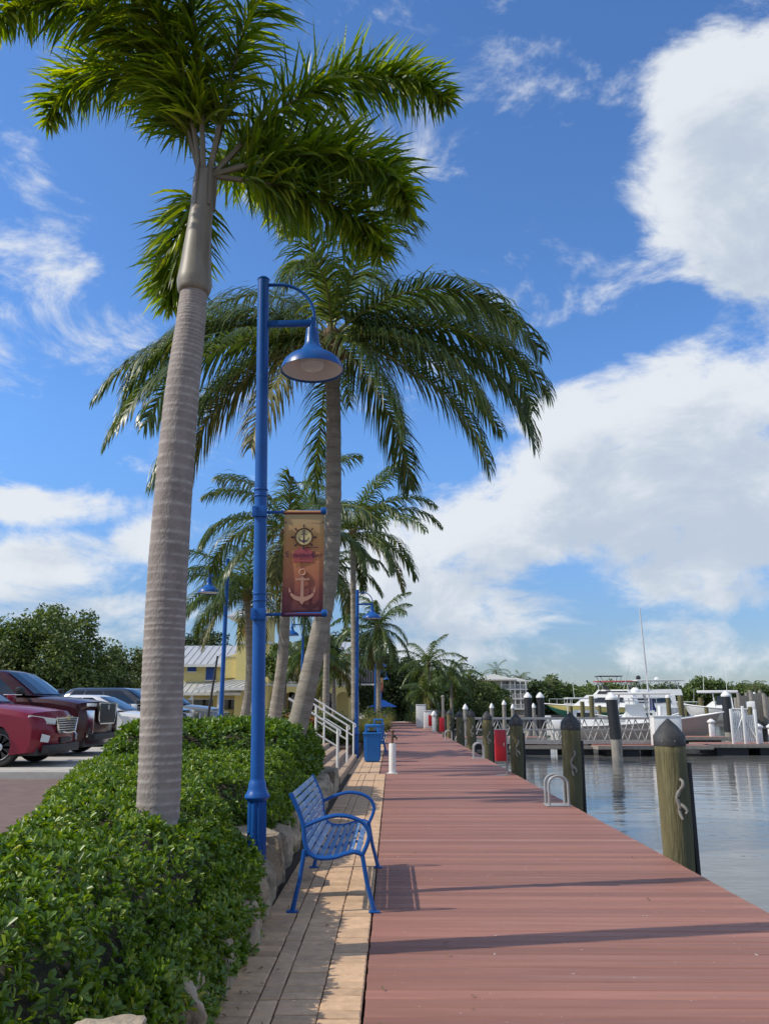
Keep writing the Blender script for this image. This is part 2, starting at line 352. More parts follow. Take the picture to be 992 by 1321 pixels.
# shore land left of the boardwalk, and the wooded bank ahead
o = MB().poly([(-900,-60,-2.9),(2.6,-60,-2.9),(2.6,96,-2.9),(6,112,-2.9),(22,150,-2.9),(45,205,-2.9),(45,420,-2.9),(-900,420,-2.9)], (0,0,2.78)).build('terrain', 'soil', None, False); structure(o)
o = MB().poly([(60,235,-2.9),(900,215,-2.9),(1800,260,-2.9),(1800,900,-2.9),(45,900,-2.9)], (0,0,2.5)).build('terrain', 'soil', None, False); structure(o)
o = MB().box(-80,-5.25,13.9,110,-.1,LOT).build('parking_lot', 'concrete', None, False); structure(o)
o = MB().box(-80,-3.6,-12,13.8,-.1,LOT-.03).build('path', 'brownpave', None, False); structure(o)
o = MB().box(-30,-5.0,13.62,13.88,-.05,LOT+.09, .02).build('kerb', 'concrete'); structure(o)
o = MB().box(-5.24,-5.0,14.05,60,-.05,LOT+.10, .02).build('kerb', 'concrete'); structure(o)
for k, (y0, y1) in enumerate(((1.0,18.35),(26.75,92))):
    o = MB().poly([(-1.35,y0,-.1),(-1.35,y1,-.1),(-4.98,y1,-.1),(-4.98 if k else -4.98,max(y0,14) if not k else y0,-.1)] if k else
                  [(-1.34,1,-.1),(-1.34,18.35,-.1),(-4.98,18.35,-.1),(-4.98,13.9,-.1),(-3.55,13.5,-.1),(-3.55,1,-.1)], (0,0,.46)).build('planting_bed', 'mulch', None, False); structure(o)
# parking bay lines
for y in (14.4, 18.3, 22.5, 26.7, 30.1, 33.6): structure(MB().box(-10.5,-5.7,y-.05,y+.05,LOT+.003,LOT+.006).build('bay_line', 'white_paint', None, False))

# boardwalk
deck = structure(MB().box(-.12,2.94,-4,21,-.42,-.03).box(-.27,2.94,21.02,92,-.42,-.03).build('boardwalk', 'deck_dark', None, False))
for nm, x0, x1, y0, y1 in (('fascia', 2.945, 2.985, -4, 92),):
    MB().box(x0,x1,y0,y1,-.38,-.028).build(nm, 'deck', deck, False)
def board_mesh(x0, x1):
    w, h, c = .0664, .026, .006
    pr = [(-w,-h),(w,-h),(w,-c),(w-c,0),(-w+c,0),(-w,-c)]
    vs = [(x0,y,z) for y,z in pr]+[(x1,y,z) for y,z in pr]; n = len(pr)
    fs = [tuple(range(n)), tuple(range(2*n-1,n-1,-1))]+[(k,(k+1)%n,(k+1)%n+n,k+n) for k in range(n)]
    return vs, fs
P = .1425
def board_me(name, x0, x1):
    vs, fs = board_mesh(x0, x1); o = MB().add(vs, fs).build(name, 'deck', deck, False); return o
b1 = board_me('board', -.155, 3.0); b2 = board_me('board', -.305, 3.0)
y = 3.9; first = {id(b1): True, id(b2): True}; nb = 0; rngb = random.Random(3)
while nb < 300:
    src = b1 if y < 20.9 else b2
    o = src if first[id(src)] else link_copy(src, deck)
    first[id(src)] = False
    o.location = (rngb.uniform(-.003,.003), y, rngb.uniform(-.0018,.0012)); o.rotation_euler = (rngb.uniform(-.006,.006), rngb.uniform(-.0004,.0004), rngb.uniform(-.0006,.0006))
    y += P; nb += 1
rest = MB(); yy = y
while yy < 92:
    vs, fs = board_mesh(-.305, 3.0); rest.add([(a, b+yy, c) for a,b,c in vs], fs); yy += P
yy = 3.9-P
while yy > -3.9:
    vs, fs = board_mesh(-.155, 3.0); rest.add([(a, b+yy, c) for a,b,c in vs], fs); yy -= P
rest.build('far_boards', 'deck', deck, False)['kind'] = 'stuff'

# paver strip
walk = structure(MB().box(-1.11,-.172,-3,20.98,-.3,-.022).box(-1.11,-.322,21.0,60,-.3,-.022).build('paver_walk', 'joint', None, False))
def paver_me(w, l):
    h, c = .03, .008
    def ring(i, z): return [(-w/2+i,-l/2+i,z),(w/2-i,-l/2+i,z),(w/2-i,l/2-i,z),(-w/2+i,l/2-i,z)]
    vs = ring(0,-h)+ring(0,-c*.8)+ring(c,0)
    fs = [(k,(k+1)%4,(k+1)%4+4,k+4) for k in range(4)]+[(k+4,(k+1)%4+4,(k+1)%4+8,k+8) for k in range(4)]+[(8,9,10,11)]
    return vs, fs
wide = MB().add(*paver_me(.230,.105)).build('paver', 'paver', walk, False); nar = MB().add(*paver_me(.110,.226)).build('paver', 'paver', walk, False)
rngp = random.Random(11); cnt = 0; restp = MB(); used = set()
cols = [(-.166-.1185, wide, .12, 0), (-.166-.237-.1185, wide, .12, .05), (-.166-.474-.06, nar, .24, .1), (-.166-.594-.1185, wide, .12, .03)]
items = []
for cxx, src, pit, off in cols:
    yy = 4.15+off
    while yy < 20.9: items.append((yy, cxx, src)); yy += pit
items.sort(key=lambda t: t[0])
for yy, cxx, src in items:
    dz, rz = rngp.uniform(-.0025,.0015), rngp.uniform(-.008,.008)
    if cnt < 300:
        o = src if id(src) not in used else link_copy(src, walk); used.add(id(src))
        o.location = (cxx+rngp.uniform(-.002,.002), yy, dz); o.rotation_euler = (rngp.uniform(-.008,.008), rngp.uniform(-.008,.008), rz); cnt += 1
    else:
        vs, fs = paver_me(.230,.105) if src is wide else paver_me(.110,.226); restp.add([(a+cxx,b+yy,c+dz) for a,b,c in vs], fs)
for cxx, src, pit, off in cols:
    yy = 4.15+off-pit
    while yy > -1: vs, fs = paver_me(.230,.105) if src is wide else paver_me(.110,.226); restp.add([(a+cxx,b+yy,c) for a,b,c in vs], fs); yy -= pit
for yy in np.arange(21.2, 60, .3):
    for cxx in (-.45,-.71,-.97): vs, fs = paver_me(.25,.29); restp.add([(a+cxx,b+yy,c) for a,b,c in vs], fs)
restp.build('far_pavers', 'paver', walk, False)['kind'] = 'stuff'

# steps from the boardwalk up to the parking level
st = structure(MB().box(-1.40,-1.115,18.4,26.7,-.1,.145,.012).build('steps', 'tanstep'))
MB().box(-1.69,-1.40,18.4,26.7,-.1,.285,.012).build('step', 'tanstep', st)
MB().box(-1.98,-1.69,18.4,26.7,-.1,.395,.012).build('step', 'tanstep', st)
MB().box(-5.0,-1.98,18.4,26.7,-.1,.495,.012).build('landing', 'tanstep', st)
# ramp rising at the far end of the boardwalk
o = MB().add([(-6,92.02,0),(6,92.02,0),(9,135,1.15),(-9,135,1.15),(-6,92.02,-.4),(6,92.02,-.4),(9,135,-.4),(-9,135,-.4)],[(0,1,2,3),(4,7,6,5),(0,4,5,1),(1,5,6,2),(2,6,7,3),(3,7,4,0)]).build('path', 'concrete', None, False); structure(o)

# ---------------------------------------------------------------- foliage tools
def leaf_batch(P0, D, Nn, Ln, W, fold=.25, curl=.15):
    """obovate leaves: base P0, direction D, blade normal Nn, length, width -> verts/faces (two quads each)"""
    S = nrm(np.cross(D, Nn)); Nn = nrm(np.cross(S, D)); Ln = Ln[:,None]; W = W[:,None]
    up = Nn*W*fold; dn = -Nn*Ln*curl
    B = P0; T = P0+D*Ln+dn
    L1 = P0+D*Ln*.40-S*W*.34+up*.7; L2 = P0+D*Ln*.80-S*W*.46+up+dn*.5
    R1 = P0+D*Ln*.40+S*W*.34+up*.7; R2 = P0+D*Ln*.80+S*W*.46+up+dn*.5
    V = np.stack([B,L1,L2,T,R2,R1], 1).reshape(-1,3); n = len(P0); o = (np.arange(n)*6)[:,None]
    F = np.concatenate([o+np.array([[0,3,2,1]]), o+np.array([[0,5,4,3]])])
    return V, F
def rosettes(rng, Pp, Nn, k, ln, wd, tilt=(25,70)):
    n = len(Pp); Pp = np.repeat(Pp, k, 0); Ax = np.repeat(nrm(Nn), k, 0)
    h = np.where(np.abs(Ax[:,2:3]) < .9, np.array([[0,0,1.]]), np.array([[1.,0,0]])); U = nrm(np.cross(Ax, h)); Wv = np.cross(Ax, U)
    ph = rng.uniform(0, 2*np.pi, n*k); ti = np.radians(rng.uniform(*tilt, n*k))
    rad = U*np.cos(ph)[:,None]+Wv*np.sin(ph)[:,None]
    D = nrm(Ax*np.cos(ti)[:,None]+rad*np.sin(ti)[:,None]); Nb = nrm(Ax*np.sin(ti)[:,None]-rad*np.cos(ti)[:,None])
    L = rng.uniform(ln*.65, ln*1.25, n*k)
    return leaf_batch(Pp-Ax*rng.uniform(0, ln*.7, n*k)[:,None], D, Nb, L, L*wd*rng.uniform(.8,1.2,n*k))
def lump(x, y, s=1.0):
    return (np.sin(x*4.1+1.3*np.sin(y*2.3))*np.cos(y*3.7+.8)+.6*np.sin(x*9.3+2+y*3.1)*np.sin(y*8.1)+.35*np.sin(x*17+y*4)*np.cos(y*15-x*3))*s
def hedge(name, label, poly, g0, top, lumps, dens, ln, leafm, seed, edge=.3, group=None):
    """clipped shrub mass on the ground outline poly: leafy shell of whorled sprigs over a twiggy core"""
    rng = np.random.default_rng(seed); poly = np.array(poly, float); n = len(poly)
    def sdist(X):
        d = np.full(len(X), 1e9); ins = np.zeros(len(X), bool)
        for i in range(n):
            a, b = poly[i], poly[(i+1)%n]; ab = b-a; tt = np.clip(((X-a)@ab)/(ab@ab), 0, 1); d = np.minimum(d, np.linalg.norm(X-(a+tt[:,None]*ab), axis=1))
            c = ((a[1] > X[:,1]) != (b[1] > X[:,1])); xi = a[0]+(X[:,1]-a[1])*(b[0]-a[0])/(b[1]-a[1]+1e-12); ins ^= c & (X[:,0] < xi)
        return np.where(ins, d, -d)
    def hgt(X):
        wob = lump(X[:,0]*.9+3, X[:,1]*.9, .05); d = np.clip((sdist(X)+wob)/edge, 0, 1)
        t = top(X[:,0], X[:,1]) if callable(top) else top
        return g0+(t-g0)*(1-(1-d)**2.6)**.75+lump(X[:,0], X[:,1], lumps)*d
    lo, hi = poly.min(0)-.1, poly.max(0)+.1; A = (hi-lo).prod(); m = int(A*dens*3.2)
    X = rng.uniform(lo, hi, (m,2)); sd = sdist(X); X = X[sd > -.03]; e = .03
    h = hgt(X); gxv = (hgt(X+[e,0])-hgt(X-[e,0]))/(2*e); gyv = (hgt(X+[0,e])-hgt(X-[0,e]))/(2*e)
    area = np.sqrt(1+gxv**2+gyv**2); keep = rng.uniform(0, 1, len(X)) < np.clip(area/3.2, 0, 1)
    X, h, gxv, gyv = X[keep], h[keep], gxv[keep], gyv[keep]
    # clumps thin out in places so the inside shows
    thin = lump(X[:,0]*1.7+9, X[:,1]*1.7+4, .4)+rng.uniform(0,.9,len(X)) > -.5
    X, h, gxv, gyv = X[thin], h[thin], gxv[thin], gyv[thin]
    g = np.minimum(np.sqrt(gxv**2+gyv**2), 6); sc = g/np.maximum(np.sqrt(gxv**2+gyv**2), 1e-6)
    Nn = nrm(np.stack([-gxv*sc, -gyv*sc, np.ones(len(X))*.9], 1)); Nn = nrm(Nn+rng.normal(0,.33,Nn.shape)+np.array([0,0,.25]))
    # on steep flanks spread the sprigs down the face
    Pp = np.stack([X[:,0], X[:,1], h], 1); steep = g > 1.2
    Pp[:,2] = np.where(steep, h-rng.uniform(0,1,len(h))**1.0*np.minimum(g*.09,.45), h); Pp[:,2] = np.maximum(Pp[:,2], g0-.28)
    Pp += Nn*rng.uniform(-ln*1.3, ln*.9, len(Pp))[:,None]
    per = np.linalg.norm(np.roll(poly,-1,0)-poly, axis=1); nf = int(per.sum()*dens*1.0); e_ = rng.choice(n, nf, p=per/per.sum()); u_ = rng.uniform(0,1,nf)
    a_, b_ = poly[e_], poly[(e_+1)%n]; ed = nrm(b_-a_); ar = np.sum(poly[:,0]*np.roll(poly[:,1],-1)-np.roll(poly[:,0],-1)*poly[:,1]); on = np.stack([ed[:,1],-ed[:,0]],1)*np.sign(ar)
    q_ = a_+(b_-a_)*u_[:,None]; zz = g0-.2+(rng.uniform(0,1,nf)**.8)*((top(q_[:,0],q_[:,1]) if callable(top) else top)-g0-.02)
    q_ = q_+on*(lump(q_[:,0]*.8+zz*2, q_[:,1]*.8+zz*3, .05)+rng.uniform(-.09,.04,nf)-.16*np.clip((zz-g0-.35)/.4,0,1)**2)[:,None]
    Pf = np.column_stack([q_, zz]); Nf = nrm(np.column_stack([on, np.full(nf,.55)])+rng.normal(0,.35,(nf,3)))
    Pp = np.concatenate([Pp, Pf]); Nn = np.concatenate([Nn, Nf])
    V, F = rosettes(rng, Pp, Nn, 7, ln*1.08, .44)
    t = thing(name, label, 'hedge', (0,0,0), 0, group)
    fo = npmesh('foliage', V, [F], leafm, t); fo['kind'] = 'stuff'
    # twiggy core under the leaves
    st_ = .12; xs = np.arange(lo[0], hi[0], st_); ys = np.arange(lo[1], hi[1], st_); GX, GY = np.meshgrid(xs, ys, indexing='ij'); XX = np.stack([GX.ravel(), GY.ravel()], 1)
    hh = hgt(XX)-.16-rng.uniform(0,.05,len(XX)); s2 = sdist(XX).reshape(GX.shape); idx = np.arange(len(XX)).reshape(GX.shape)
    ok = (s2[:-1,:-1] > .02)&(s2[1:,:-1] > .02)&(s2[:-1,1:] > .02)&(s2[1:,1:] > .02)
    q = np.stack([idx[:-1,:-1][ok], idx[1:,:-1][ok], idx[1:,1:][ok], idx[:-1,1:][ok]], 1)
    npmesh('branches', np.column_stack([XX, hh]), [q], 'twigs', t)
    return t
mat('twigs', (.05,.045,.025), .95, var=.5, vs=25, bump=1.0, bs=40)

def strip_batch(P0, D0, Wd, Ln, W, grav, nseg=3, taper=(1,.95,.6)):
    """leaflets: strips that sag under gravity, pointed at the tip"""
    n = len(P0); p = P0.copy(); d = D0.copy(); rows = []
    for k in range(nseg):
        wv = nrm(Wd-d*np.sum(Wd*d,1,keepdims=True))*(W*taper[k]*.5)[:,None]; rows += [p-wv, p+wv]
        p = p+d*(Ln/nseg)[:,None]; d = nrm(d+np.array([[0,0,-1.]])*grav[:,None])
    rows.append(p); V = np.stack(rows, 1).reshape(-1,3); m = 2*nseg+1; o = (np.arange(n)*m)[:,None]
    F4 = np.concatenate([o+np.array([[2*k,2*k+1,2*k+3,2*k+2]]) for k in range(nseg-1)]); F3 = o+np.array([[m-3,m-2,m-1]])
    return V, F4, F3
def rachis_curve(az, el, L, bend, side=0, m=18, p=1.25):
    s = np.linspace(0, 1, m); an = np.radians(el-bend*s**p); a = np.radians(az+side*s**1.5)
    D = np.stack([np.cos(an)*np.cos(a), np.cos(an)*np.sin(a), np.sin(an)], 1); X = np.zeros((m,3)); X[1:] = np.cumsum((D[:-1]+D[1:])/2*(L/(m-1)), 0)
    return s, X, nrm(D), a
def frond(parent, base, az, el, L, bend, rng, style='coco', leafm='leaf_coco', n=80, ll=.8, side=0, name='frond', rm='rachis', r0=.028, w=None, p=1.25):
    s, X, D, A = rachis_curve(az, el, L, bend, side, p=p); base = np.array(base); roll = rng.normal(0,.35)
    if style == 'coco':
        ss = np.repeat(np.linspace(.09, .995, n), 2); sg = np.tile([1.,-1.], n)
    else:
        ss = rng.uniform(.10, 1.0, n)**.85; sg = np.ones(n)
    ss = np.clip(ss+rng.normal(0,.004,len(ss)), .05, 1)
    Pp = np.stack([np.interp(ss, s, X[:,k]) for k in range(3)], 1)+base; T = nrm(np.stack([np.interp(ss, s, D[:,k]) for k in range(3)], 1)); aa = np.interp(ss, s, A)
    S = np.stack([-np.sin(aa), np.cos(aa), 0*aa], 1); Nn = nrm(np.cross(T, S)); Nn *= np.sign(Nn[:,2:3]+1e-9)
    c, si = np.cos(roll*ss*2)[:,None], np.sin(roll*ss*2)[:,None]; S, Nn = S*c+Nn*si, Nn*c-S*si
    if style == 'coco':
        be = np.radians(30+30*ss+rng.normal(0,6,len(ss)))
        lift = rng.normal(.12,.10,len(ss))
        D0 = nrm(S*(sg*np.cos(be))[:,None]+T*np.sin(be)[:,None]+Nn*lift[:,None])
        Ln = ll*(.35+.75*np.sin(np.pi*np.clip(ss*.80+.14,0,1))**.9)*rng.uniform(.86,1.1,len(ss)); Ln *= np.where(ss > .9, 1-(ss-.9)*4, 1)
        W = np.full(len(ss), w or .042)*rng.uniform(.8,1.15,len(ss)); gr = rng.uniform(.5,1.25,len(ss))
        V, F4, F3 = strip_batch(Pp, D0, T, Ln, W, gr)
    else:
        ph = rng.uniform(0, 2*np.pi, n); be = np.radians(rng.uniform(12,45,n))
        rad = S*np.cos(ph)[:,None]+Nn*np.sin(ph)[:,None]; D0 = nrm(rad*np.cos(be)[:,None]+T*np.sin(be)[:,None])
        Ln = ll*(.55+.5*np.sin(np.pi*np.clip(ss*.85+.1,0,1)))*rng.uniform(.7,1.15,n)*np.where(ss > .88, 1-(ss-.88)*3.5, 1)
        Wd = nrm(np.cross(D0, rad)+rng.normal(0,.35,(n,3)))
        V, F4, F3 = strip_batch(Pp, D0, Wd, Ln, np.full(n, w or .040)*rng.uniform(.7,1.2,n), rng.uniform(.16,.46,n), taper=(.6,1,.75))
    fr = npmesh(name, V, [F4, F3], leafm, parent)
    rb = MB().tube([Vector((X[i]+base).tolist()) for i in range(0,18)], [r0*(1-.86*(i/17)**.8) for i in range(18)], 6); rb.build('rachis', rm, fr)
    return fr
def spline(pts, m):
    P = np.array([list(p) for p in pts], float); k = len(P); out = []
    for t in np.linspace(0, k-1, m):
        i = min(int(t), k-2); u = t-i; p0, p1, p2, p3 = P[max(i-1,0)], P[i], P[i+1], P[min(i+2,k-1)]
        out.append(.5*((2*p1)+(-p0+p2)*u+(2*p0-5*p1+4*p2-p3)*u*u+(-p0+3*p1-3*p2+p3)*u**3))
    return np.array(out)
def ringed_trunk(parent, pts, radii, m, matn, rng, amp=.02, name='trunk', n=18, ring=2):
    C = spline(pts, m); rr = np.interp(np.linspace(0,1,m), np.linspace(0,1,len(radii)), radii); k = 0
    prof = np.zeros(m); i = 0
    while i < m:
        st_ = ring+int(rng.integers(0,3)); prof[i] = rng.uniform(.5,1.2); 
        if i+1 < m: prof[i+1] = -rng.uniform(.2,.6)
        i += st_
    rr = rr*(1+amp*prof)
    o = MB().tube([Vector(c.tolist()) for c in C], rr.tolist(), n).build(name, matn, parent, True, 180)
    at_ = o.data.attributes.new('ring', 'FLOAT', 'POINT'); val = np.clip(np.repeat(prof, n)*rng.uniform(.25,1.0,m*n), 0, 1)*.8
    at_.data.foreach_set('value', val[:len(o.data.vertices)].astype(np.float32)); return o
def coconut(name, label, base, crown, L, nf, seed, specs=None, r=(.19,.15,.12), bow=0, n=64, ll=.8, leafm='leaf_coco', old=2, group='coconut palms along the boardwalk', elr=(80,-25)):
    rng = np.random.default_rng(seed); b = Vector(base); c = Vector(crown)-b; t = thing(name, label, 'palm tree', base, 0, group)
    mid = c*.45+Vector((bow, 0, 0))
    ringed_trunk(t, [(0,0,-.3), mid*.45+Vector((bow*.2,0,0)), mid, c*.75+Vector((bow*.55,0,0)), c], r, 90, 'trunk_coco', rng, .035, n=14)
    MB().lathe([(.10,-.25),(.19,-.12),(.22,.0),(.17,.16),(.06,.30)], c, 12).build('heart', 'husk', t)
    if specs is None:
        specs = []
        for i in range(nf):
            u = (i+.5)/nf; el = elr[0]+(elr[1]-elr[0])*u**.9+rng.normal(0,6)
            specs.append(((i*137.5+rng.normal(0,14))%360, el, L*(.72+.28*math.sin(math.pi*min(.25+u*.7,1)))*rng.uniform(.9,1.08), 62+30*math.sin(math.pi*(1-u)*.9)+rng.normal(0,8)))
    for i, sp in enumerate(specs):
        az, el, LL, be = sp[:4]; lm = sp[4] if len(sp) > 4 else ('leaf_old' if i >= len(specs)-old else leafm)
        frond(t, c+Vector((0,0,.05)), az, el, LL, be, rng, 'coco', lm, n, ll*rng.uniform(.9,1.08), side=rng.normal(0,14), w=.038 if n > 50 else .065, p=rng.uniform(.95,1.6))
    return t
def blob_crown(rng, centre, rad, ncl, per, leaf, rc, flat=.75, shell=.38):
    """leaf faces gathered in clumps through the crown's volume"""
    d = nrm(rng.normal(0,1,(ncl,3))); rr = (shell+(1-shell)*rng.uniform(0,1,ncl))**.8; C = d*rr[:,None]*np.array(rad)
    C[:,2] += .12*rad[2]*rng.normal(0,1,ncl); C += np.array(centre); sz = rc*rng.uniform(.55,1.35,ncl)
    q = nrm(rng.normal(0,1,(ncl*per,3)))*(rng.uniform(0,1,(ncl*per,1))**.45); Pp = np.repeat(C, per, 0)+q*np.repeat(sz, per)[:,None]*np.array([1,1,flat])
    Nn = nrm(q*.8+rng.normal(0,.6,q.shape)+np.array([0,0,.5])); D = nrm(np.cross(Nn, rng.normal(0,1,q.shape)))
    L = leaf*rng.uniform(.6,1.35,len(Pp)); return leaf_batch(Pp, D, Nn, L, L*.6, .2, .2)
def tree(name, label, base, H, rad, seed, leafm='leaf_tree', ncl=60, per=110, leaf=.22, rc=None, trunk=.25, crown_z=.62, group=None, flat=.75, cat='tree', limbs=6):
    rng = np.random.default_rng(seed); t = thing(name, label, cat, base, 0, group); rz = rad[2]
    c = np.array([0,0,H-rz*.95]); V, F = blob_crown(rng, c, rad, ncl, per, leaf, rc or rad[0]*.26, flat)
    cr = npmesh('crown', V, [F], leafm, t); cr['kind'] = 'stuff'
    tb = MB(); h0 = max(.4, c[2]-rz*.55); tb.tube([(0,0,-.3),(.05,0,h0*.5),(0,.05,h0),(.05,0,c[2])], [trunk*1.25,trunk,trunk*.85,trunk*.4], 9)
    tr = tb.build('trunk', 'bark', t); lb = MB()
    for k in range(limbs):
        a = k*2.4+rng.uniform(0,1); e = rng.uniform(.45,.9); p1 = Vector((math.cos(a)*rad[0]*.4, math.sin(a)*rad[1]*.4, c[2]-rz*.2)); p2 = Vector((math.cos(a)*rad[0]*.8*e, math.sin(a)*rad[1]*.8*e, c[2]+rz*.45*rng.uniform(-.2,1)))
        lb.tube([(0,0,h0*.8), p1, p2], [trunk*.5, trunk*.32, trunk*.1], 6)
    lb.build('limb', 'bark', tr)
    return t

# ---------------------------------------------------------------- planting beside the walk
hedge('hedge', 'dense glossy green hedge in the foreground around the big palm trunk', [(-1.0,1.9),(-1.0,6.2),(-1.12,6.85),(-1.42,7.35),(-1.62,7.9),(-1.62,8.5),(-1.25,8.75),(-1.16,9.6),(-1.2,12.4),(-4.75,13.0),(-4.2,10.6),(-3.3,8.4),(-2.75,6.2),(-2.3,4.7),(-2.2,1.9)],
      .2, lambda x, y: .74+.17*np.clip((-x-1.1)/.5,0,1)+.05*np.clip((y-9)/3,0,1)-.10*np.clip((-x-2.4)/1.5,0,1), .06, 620, .042, 'leaf_hedge', 5, edge=.36)
hedge('hedge', 'taller clipped hedge behind the blue lamp post, in front of the parked grey cars', [(-1.45,12.9),(-1.35,15.2),(-1.5,17.6),(-4.6,17.6),(-4.85,14.2),(-4.4,13.1)],
      .3, 1.28, .06, 190, .08, 'leaf_hedge_far', 6, edge=.4)
from mathutils import noise as mnoise
def boulder(label, c, s, seed, rz=0, flat_top=None):
    """blocky limestone: a cube rounded off, broken by two scales of noise and chipped planes"""
    rng = random.Random(seed); bm = bmesh.new(); bmesh.ops.create_cube(bm, size=2); bmesh.ops.subdivide_edges(bm, edges=bm.edges[:], cuts=13, use_grid_fill=True); of = Vector((seed*3.1, seed*1.7, seed*.9))
    ph = [Vector((rng.uniform(-1,1),rng.uniform(-1,1),rng.uniform(-.6,1))).normalized() for _ in range(6)]; off = [rng.uniform(.80,1.0) for _ in ph]
    for v in bm.verts:
        p = v.co.copy(); v.co = p*.55+p.normalized()*.52
        for q, o_ in zip(ph, off):
            d = v.co.dot(q)-o_
            if d > 0: v.co -= q*d*.9
        nn = v.co.normalized(); v.co += nn*(.18*mnoise.noise(v.co*1.4+of)+.13*abs(mnoise.noise(v.co*3.2+of))+.075*mnoise.noise(v.co*7+of))
        if flat_top is not None and v.co.z > flat_top: v.co.z = flat_top+(v.co.z-flat_top)*.15
        v.co = Vector((v.co.x*s[0], v.co.y*s[1], v.co.z*s[2]))
    me = bpy.data.meshes.new('boulder'); bm.to_mesh(me); bm.free(); o = mesh_obj('boulder', me, 'limestone', None, True, 28); o.location = c; o.rotation_euler = (0,0,rz)
    return tag(o, label, 'boulder', 'limestone boulders edging the planting bed')
boulder('large flat-topped limestone boulder behind the back of the near blue bench', (-1.36,8.35,.14), (.30,.46,.40), 4, .1, .75)
boulder('second flat limestone slab lying just beyond the large boulder, behind the bench', (-1.40,9.15,.14), (.28,.36,.36), 9, -.1, .7)
boulder('rough limestone rock at the foot of the blue lamp post', (-1.24,7.62,.08), (.20,.24,.30), 12, .1)
boulder('pale chipped rock by the near bench leg at the hedge foot', (-1.10,6.95,.06), (.13,.26,.24), 15, .1)
boulder('upright pale stone poking out under the hedge beside the shaded pavers', (-1.07,6.15,.06), (.13,.22,.24), 18, 0)
boulder('low pale stone showing under the hedge, second along the pavers from the near end', (-1.08,5.35,.05), (.13,.26,.20), 21, .05)
boulder('tan stone under the hedge at the near end of the pavers', (-1.08,4.65,.05), (.12,.26,.22), 23, .05)
boulder('limestone block behind the hedge end, third beyond the bench', (-1.34,10.0,.14), (.25,.44,.34), 31, .05, .8)
boulder('limestone block along the far bed, fourth beyond the bench', (-1.32,10.95,.14), (.24,.46,.34), 33, 0, .8)
boulder('limestone block along the far bed, fifth beyond the bench', (-1.32,11.95,.14), (.24,.48,.33), 35, .05, .8)
boulder('limestone block along the far bed, sixth beyond the bench', (-1.32,13.0,.14), (.24,.50,.34), 37, 0, .8)
boulder('limestone block along the far bed, seventh beyond the bench', (-1.32,14.1,.14), (.24,.52,.33), 39, .05, .8)
boulder('limestone block along the far bed, next to last before the steps', (-1.32,15.3,.14), (.24,.58,.34), 41, 0, .8)
boulder('limestone block along the far bed, last before the steps', (-1.32,16.8,.14), (.24,.80,.34), 43, 0, .8)
boulder('limestone rock breaking through the hedge at the bottom left of the view', at(108,1316,2.35)+Vector((0,0,-.255)), (.16,.14,.29), 25, .3, .75)
boulder('tan rock half buried in the hedge low down near the pavers', at(232,1318,4.15), (.10,.12,.16), 28, .6)

rngl = np.random.default_rng(77); nl = 120; xs = np.where(rngl.uniform(0,1,nl) < .62, -.98+np.abs(rngl.normal(0,.12,nl)), rngl.uniform(-.9,2.8,nl)); ys = 4.3+rngl.uniform(0,1,nl)**1.6*12
Pl = np.stack([xs, ys, np.full(nl,.006)],1); azl = rngl.uniform(0,2*np.pi,nl); Dl = np.stack([np.cos(azl),np.sin(azl),rngl.uniform(0,.25,nl)],1); Ll = rngl.uniform(.02,.045,nl)
V, F = leaf_batch(Pl, nrm(Dl), np.tile(np.array([[0,0,1.]]),(nl,1)), Ll, Ll*.45, .3, -.1); o = npmesh('leaf_litter', V, [F], 'leaf_dead'); tag(o, 'small dry brown leaves scattered over the pavers and boards', 'leaf litter', kind='stuff')
